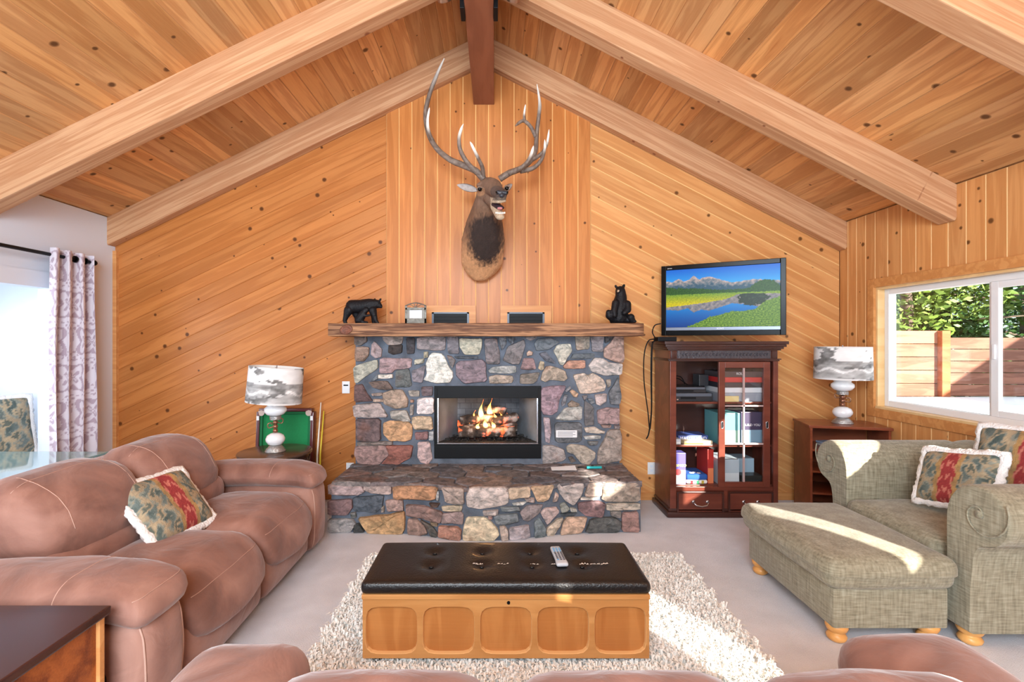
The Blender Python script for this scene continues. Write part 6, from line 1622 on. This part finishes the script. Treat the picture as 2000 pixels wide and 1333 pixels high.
def rolled_arm(yin, sgn, x0, x1):
    pts = smooth_path([(a, b) for a, b in arm_profile(sgn)[1:-1]], 4)
    pts = [np.array(arm_profile(sgn)[0])]+list(pts)+[np.array(arm_profile(sgn)[-1])]
    ctr = np.array((.09, .45)); V = []; Fc = []; n = len(pts)
    xs = [(x0, .93), (x0, .965), (x0+.006, .985), (x0+.02, 1.0)]+[(x0+.02+(x1-x0-.04)*k/10, 1.0) for k in range(1, 11)]+[(x1, .98)]
    for x, s_ in xs:
        for p in pts:
            q = ctr+(p-ctr)*s_
            V.append((x-CH.x, yin+sgn*q[0]-CH.y, q[1]))
    for i in range(len(xs)-1):
        for k in range(n):
            k2 = (k+1) % n; q = (i*n+k, i*n+k2, (i+1)*n+k2, (i+1)*n+k); Fc.append(q if sgn < 0 else q[::-1])
    Fc.append(tuple(range(n)) if sgn > 0 else tuple(range(n-1, -1, -1)))
    b = (len(xs)-1)*n; Fc.append(tuple(b+k for k in range(n)) if sgn < 0 else tuple(b+k for k in range(n-1, -1, -1)))
    o = mesh('rolled_arm', V, Fc, M_tweed, ch, True); sharp_by_angle(o, .9)
    # scroll piping and button on the front
    sp = [(x0-.004-CH.x, yin+sgn*(.17+(.012+.010*t)*math.cos(t*1.25+.3)*1.0*(1+.25*t))-CH.y, .685+(.012+.010*t)*math.sin(t*1.25+.3)*(1+.25*t)) for t in [k*.25 for k in range(22)]]
    MB().tube(sp, .004, 6).build('scroll_piping', M_tweed, o, smooth=True)
    MB().lathe([(0, 0), (.02, 0), (.017, .008), (0, .011)], 16).build('scroll_button', M_tweed, o, loc=(x0-.002-CH.x, yin+sgn*.17-CH.y, .685), rot=(0, -math.pi/2, 0), smooth=True)
    return o
AX0, AX1 = 2.31, 3.14
rolled_arm(3.20, 1, AX0, AX1); rolled_arm(2.46, -1, AX0-.03, AX1)
MB().box(2.32-CH.x, 3.10-CH.x, 2.50-CH.y, 3.22-CH.y, .09, .30, bev=.015).build('base', M_tweed, ch, auto=True)
cushion('seat_cushion', M_tweed, ch, (2.62-CH.x, 2.86-CH.y, .385), (.66, .70, .17), .06, n=(10, 10, 4), puff=(.015, 0, .025), wr=.004, seed=71)
def dfk(q): return (q[0]+.10*(q[2]/.25), q[1], q[2])
cushion('back_cushion', M_tweed, ch, (2.98-CH.x, 2.86-CH.y, .62), (.22, .80, .46), .09, n=(4, 10, 6), puff=(.03, 0, .02), wr=.004, seed=73, deform=dfk)
for x in (2.36, 3.05):
    for y in (2.42, 3.26): bun(ch, x-CH.x, y-CH.y, 1.1)

# ---------------------------------------------------------------- shag rug, chest ottoman, remote
RX0, RX1, RY0, RY1 = -.87, 1.27, 1.75, 3.38
rg = thing('shag_rug', 'cream shag rug under the leather topped chest', 'rug', ((RX0+RX1)/2, (RY0+RY1)/2, 0))
rng = np.random.default_rng(4)
nt_ = 34000
px_ = rng.uniform(RX0, RX1, nt_); py_ = rng.uniform(RY0, RY1, nt_)
px_ += .012*np.sin(py_*40)*(np.abs(px_-(RX0+RX1)/2) > 1.0)
ang = rng.uniform(0, 2*np.pi, nt_); ln = rng.uniform(.018, .045, nt_); hgt = rng.uniform(.016, .038, nt_); wd = rng.uniform(.003, .006, nt_)
cx_, cy_ = np.cos(ang), np.sin(ang)
base = np.stack([px_-(RX0+RX1)/2, py_-(RY0+RY1)/2, np.full(nt_, .006)], 1)
side = np.stack([-cy_, cx_, np.zeros(nt_)], 1)*wd[:, None]; fw = np.stack([cx_, cy_, np.zeros(nt_)], 1)
up = np.array([0, 0, 1.0])
v0 = base-side; v1 = base+side; mid = base+fw*(ln*.4)[:, None]+up*(hgt)[:, None]
v2 = mid+side; v3 = mid-side; v4 = base+fw*ln[:, None]+up*(hgt*.75)[:, None]
VV = np.stack([v0, v1, v2, v3, v4], 1).reshape(-1, 3)
idx0 = np.arange(nt_)*5
faces = [(i, i+1, i+2, i+3) for i in idx0]+[(i+3, i+2, i+4) for i in idx0]
M_shag = plain('shag_pile', S(252, 248, 242), .95, noise=.08, nscale=3)
o = mesh('pile', VV, faces, M_shag, rg); o['kind'] = 'stuff'
MB().box(RX0-(RX0+RX1)/2, RX1-(RX0+RX1)/2, RY0-(RY0+RY1)/2, RY1-(RY0+RY1)/2, .0, .008).build('backing', M_shag, rg)

TX0, TX1, TY0, TY1 = -.607, .701, 2.22, 2.66
tc_ = ((TX0+TX1)/2, (TY0+TY1)/2)
cs_ = thing('storage_chest', 'wooden storage chest with tufted black leather lid on the rug', 'chest', (tc_[0], tc_[1], 0))
tw_, td_ = (TX1-TX0)/2, (TY1-TY0)/2
M_chest = wood('chest_wood', S(206, 150, 92), S(176, 116, 62), knots=1, gy=7, contrast=.8, rough=.35, coat=.25, knot_keep=0, tint=False)
M_chest2 = wood('chest_panel', S(196, 132, 74), S(164, 98, 46), knots=1, gx=9, gy=1.5, contrast=.8, rough=.35, coat=.25, knot_keep=0, tint=False)
z0, z1 = .052, .322
MB().box(-tw_, tw_, -td_+.03, td_, z0, z1).build('body', M_chest, cs_)
# front board with five rounded openings
cols_ = 5; cwid = 2*tw_/cols_; V = []; Fc = []; fm = []; nn = 36; PWd, PHt = cwid*.455, .108
zc = (z0+z1)/2-.008
for c_ in range(cols_):
    xc = -tw_+cwid*(c_+.5); b = len(V)
    hole = []; outer = []
    for i in range(nn):
        a = 2*math.pi*i/nn; ca, sa = math.cos(a), math.sin(a); e = 5.0
        r = (abs(ca)**e+abs(sa)**e)**(-1/e)
        hole.append((xc+PWd*r*ca, zc+PHt*r*sa))
        m_ = max(abs(ca)/(cwid/2), (sa/(z1-zc) if sa > 0 else -sa/(zc-z0))); outer.append((xc+ca/m_, zc+sa/m_))
    for cxn, czn in ((xc-cwid/2, z0), (xc+cwid/2, z0), (xc-cwid/2, z1), (xc+cwid/2, z1)):
        kk = min(range(nn), key=lambda i: (outer[i][0]-cxn)**2+(outer[i][1]-czn)**2); outer[kk] = (cxn, czn)
    for (ring, y) in ((outer, -td_), (hole, -td_), ([(xc+(x-xc)*.985, zc+(z-zc)*.985) for x, z in hole], -td_+.003), ([(xc+(x-xc)*.97, zc+(z-zc)*.97) for x, z in hole], -td_+.02), (outer, -td_+.03)):
        V += [(x, y, z) for x, z in ring]
    for r_ in range(3):
        for i in range(nn):
            j = (i+1) % nn; Fc.append((b+r_*nn+i, b+(r_+1)*nn+i, b+(r_+1)*nn+j, b+r_*nn+j)); fm.append(1 if r_ >= 1 else 0)
    MB().add([(x, -td_+.019, z) for x, z in hole], [tuple(range(nn))[::-1]]).add([(x, -td_+.025, z) for x, z in hole], [tuple(range(nn))]).build('panel', M_chest2, cs_)
mesh('front_board', V, Fc, [M_chest, plain('chest_edge', S(226, 178, 120), .35)], cs_, fmat=fm)
MB().box(-tw_-.004, tw_+.004, -td_-.006, td_+.004, z1, z1+.022, bev=.004).build('lid_board', M_chest, cs_)
MB().lathe([(0, 0), (.008, 0), (.007, .004), (.003, .004), (0, .003)], 12).build('lock', M_black, cs_, loc=(.012, -td_, z1-.016), rot=(math.pi/2, 0, 0))
bt = [(-.36+.245*i, -.07+.15*j) for j in range(2) for i in range(4)]
def dfl(q):
    x, y, z = q
    if z > 0:
        for bx_, by_ in bt: z -= .018*math.exp(-((x-bx_)**2+(y-by_)**2)/.0016)
    return (x, y, z)
M_leather = plain('black_leather', S(20, 19, 20), .38, bump=.25, bscale=120, coat=.1)
V, Fc = rbox(2*tw_+.02, 2*td_+.02, .058, .024, n=(64, 26, 2), k=3, deform=lambda q: dfl((q[0], q[1], q[2]+(.012*(1-(q[0]/(tw_+.01))**4)*(1-(q[1]/(td_+.01))**4) if q[2] > 0 else 0))))
mesh('leather_cushion', V, Fc, M_leather, cs_, True, loc=(0, 0, z1+.05))
for bx_, by_ in bt: MB().lathe([(0, 0), (.011, 0), (.009, .005), (0, .007)], 12).build('button', M_leather, cs_, loc=(bx_, by_, z1+.05+.026), smooth=True)
rn = random.Random(8); m = MB()
for (xa, xb_) in ((-.16, -.11), (-.04, .01), (.12, .16), (.22, .25), (.36, .50)):
    x = xa
    while x < xb_:
        w_ = rn.uniform(.006, .016); y = -.075+rn.uniform(-.004, .004); m.add([(x, y, 0), (x+w_, y+rn.uniform(0, .003), 0), (x+w_*.7, y+rn.uniform(.006, .018), 0)], [(0, 1, 2)]); x += w_*rn.uniform(.7, 1.3)
m.build('worn_patches', plain('worn_lining', S(226, 222, 214), .8), cs_, loc=(0, 0, z1+.0935))
for sx in (-1, 1):
    for sy in (-1, 1): MB().lathe([(0, -.012), (.024, -.012), (.026, 0), (.024, .012), (0, .012)], 14).build('caster', M_black, cs_, loc=(sx*(tw_-.06), sy*(td_-.05), .026), rot=(0, math.pi/2, 0), smooth=True)
rm = thing('remote_control', 'silver remote control lying on the black leather lid', 'remote', (.315, 2.43, z1+.094), rotz=math.radians(4))
V, Fc = rbox(.052, .20, .02, .009, n=(3, 8, 2), k=3, deform=lambda q: (q[0]*(1+.12*(q[1] < -.05)), q[1], q[2])); mesh('body', V, Fc, plain('remote_silver', S(190, 194, 200), .35), rm, True, loc=(0, 0, .01))
for j in range(9):
    for i in range(3):
        MB().box(-.005, .005, -.004, .004, 0, .003, bev=.001).build('button', plain('remote_blue', S(90, 150, 190), .4) if 'remote_blue' not in MATS else MATS['remote_blue'] if j > 5 else (MATS.get('remote_dark') or plain('remote_dark', S(70, 72, 80), .4)), rm, loc=(-.015+i*.015, -.06+j*.016, .0195))
# sheet of paper on the floor near the hearth (left): crumpled tissue
V, Fc = rbox(.07, .05, .03, .012, n=(4, 4, 2), k=2, wr=.014, ws=30, seed=4)
tag(mesh('crumpled_paper', V, Fc, M_paper, None, loc=(-1.36, 4.05, .018)), 'crumpled white paper on the floor at the left of the hearth', 'paper')
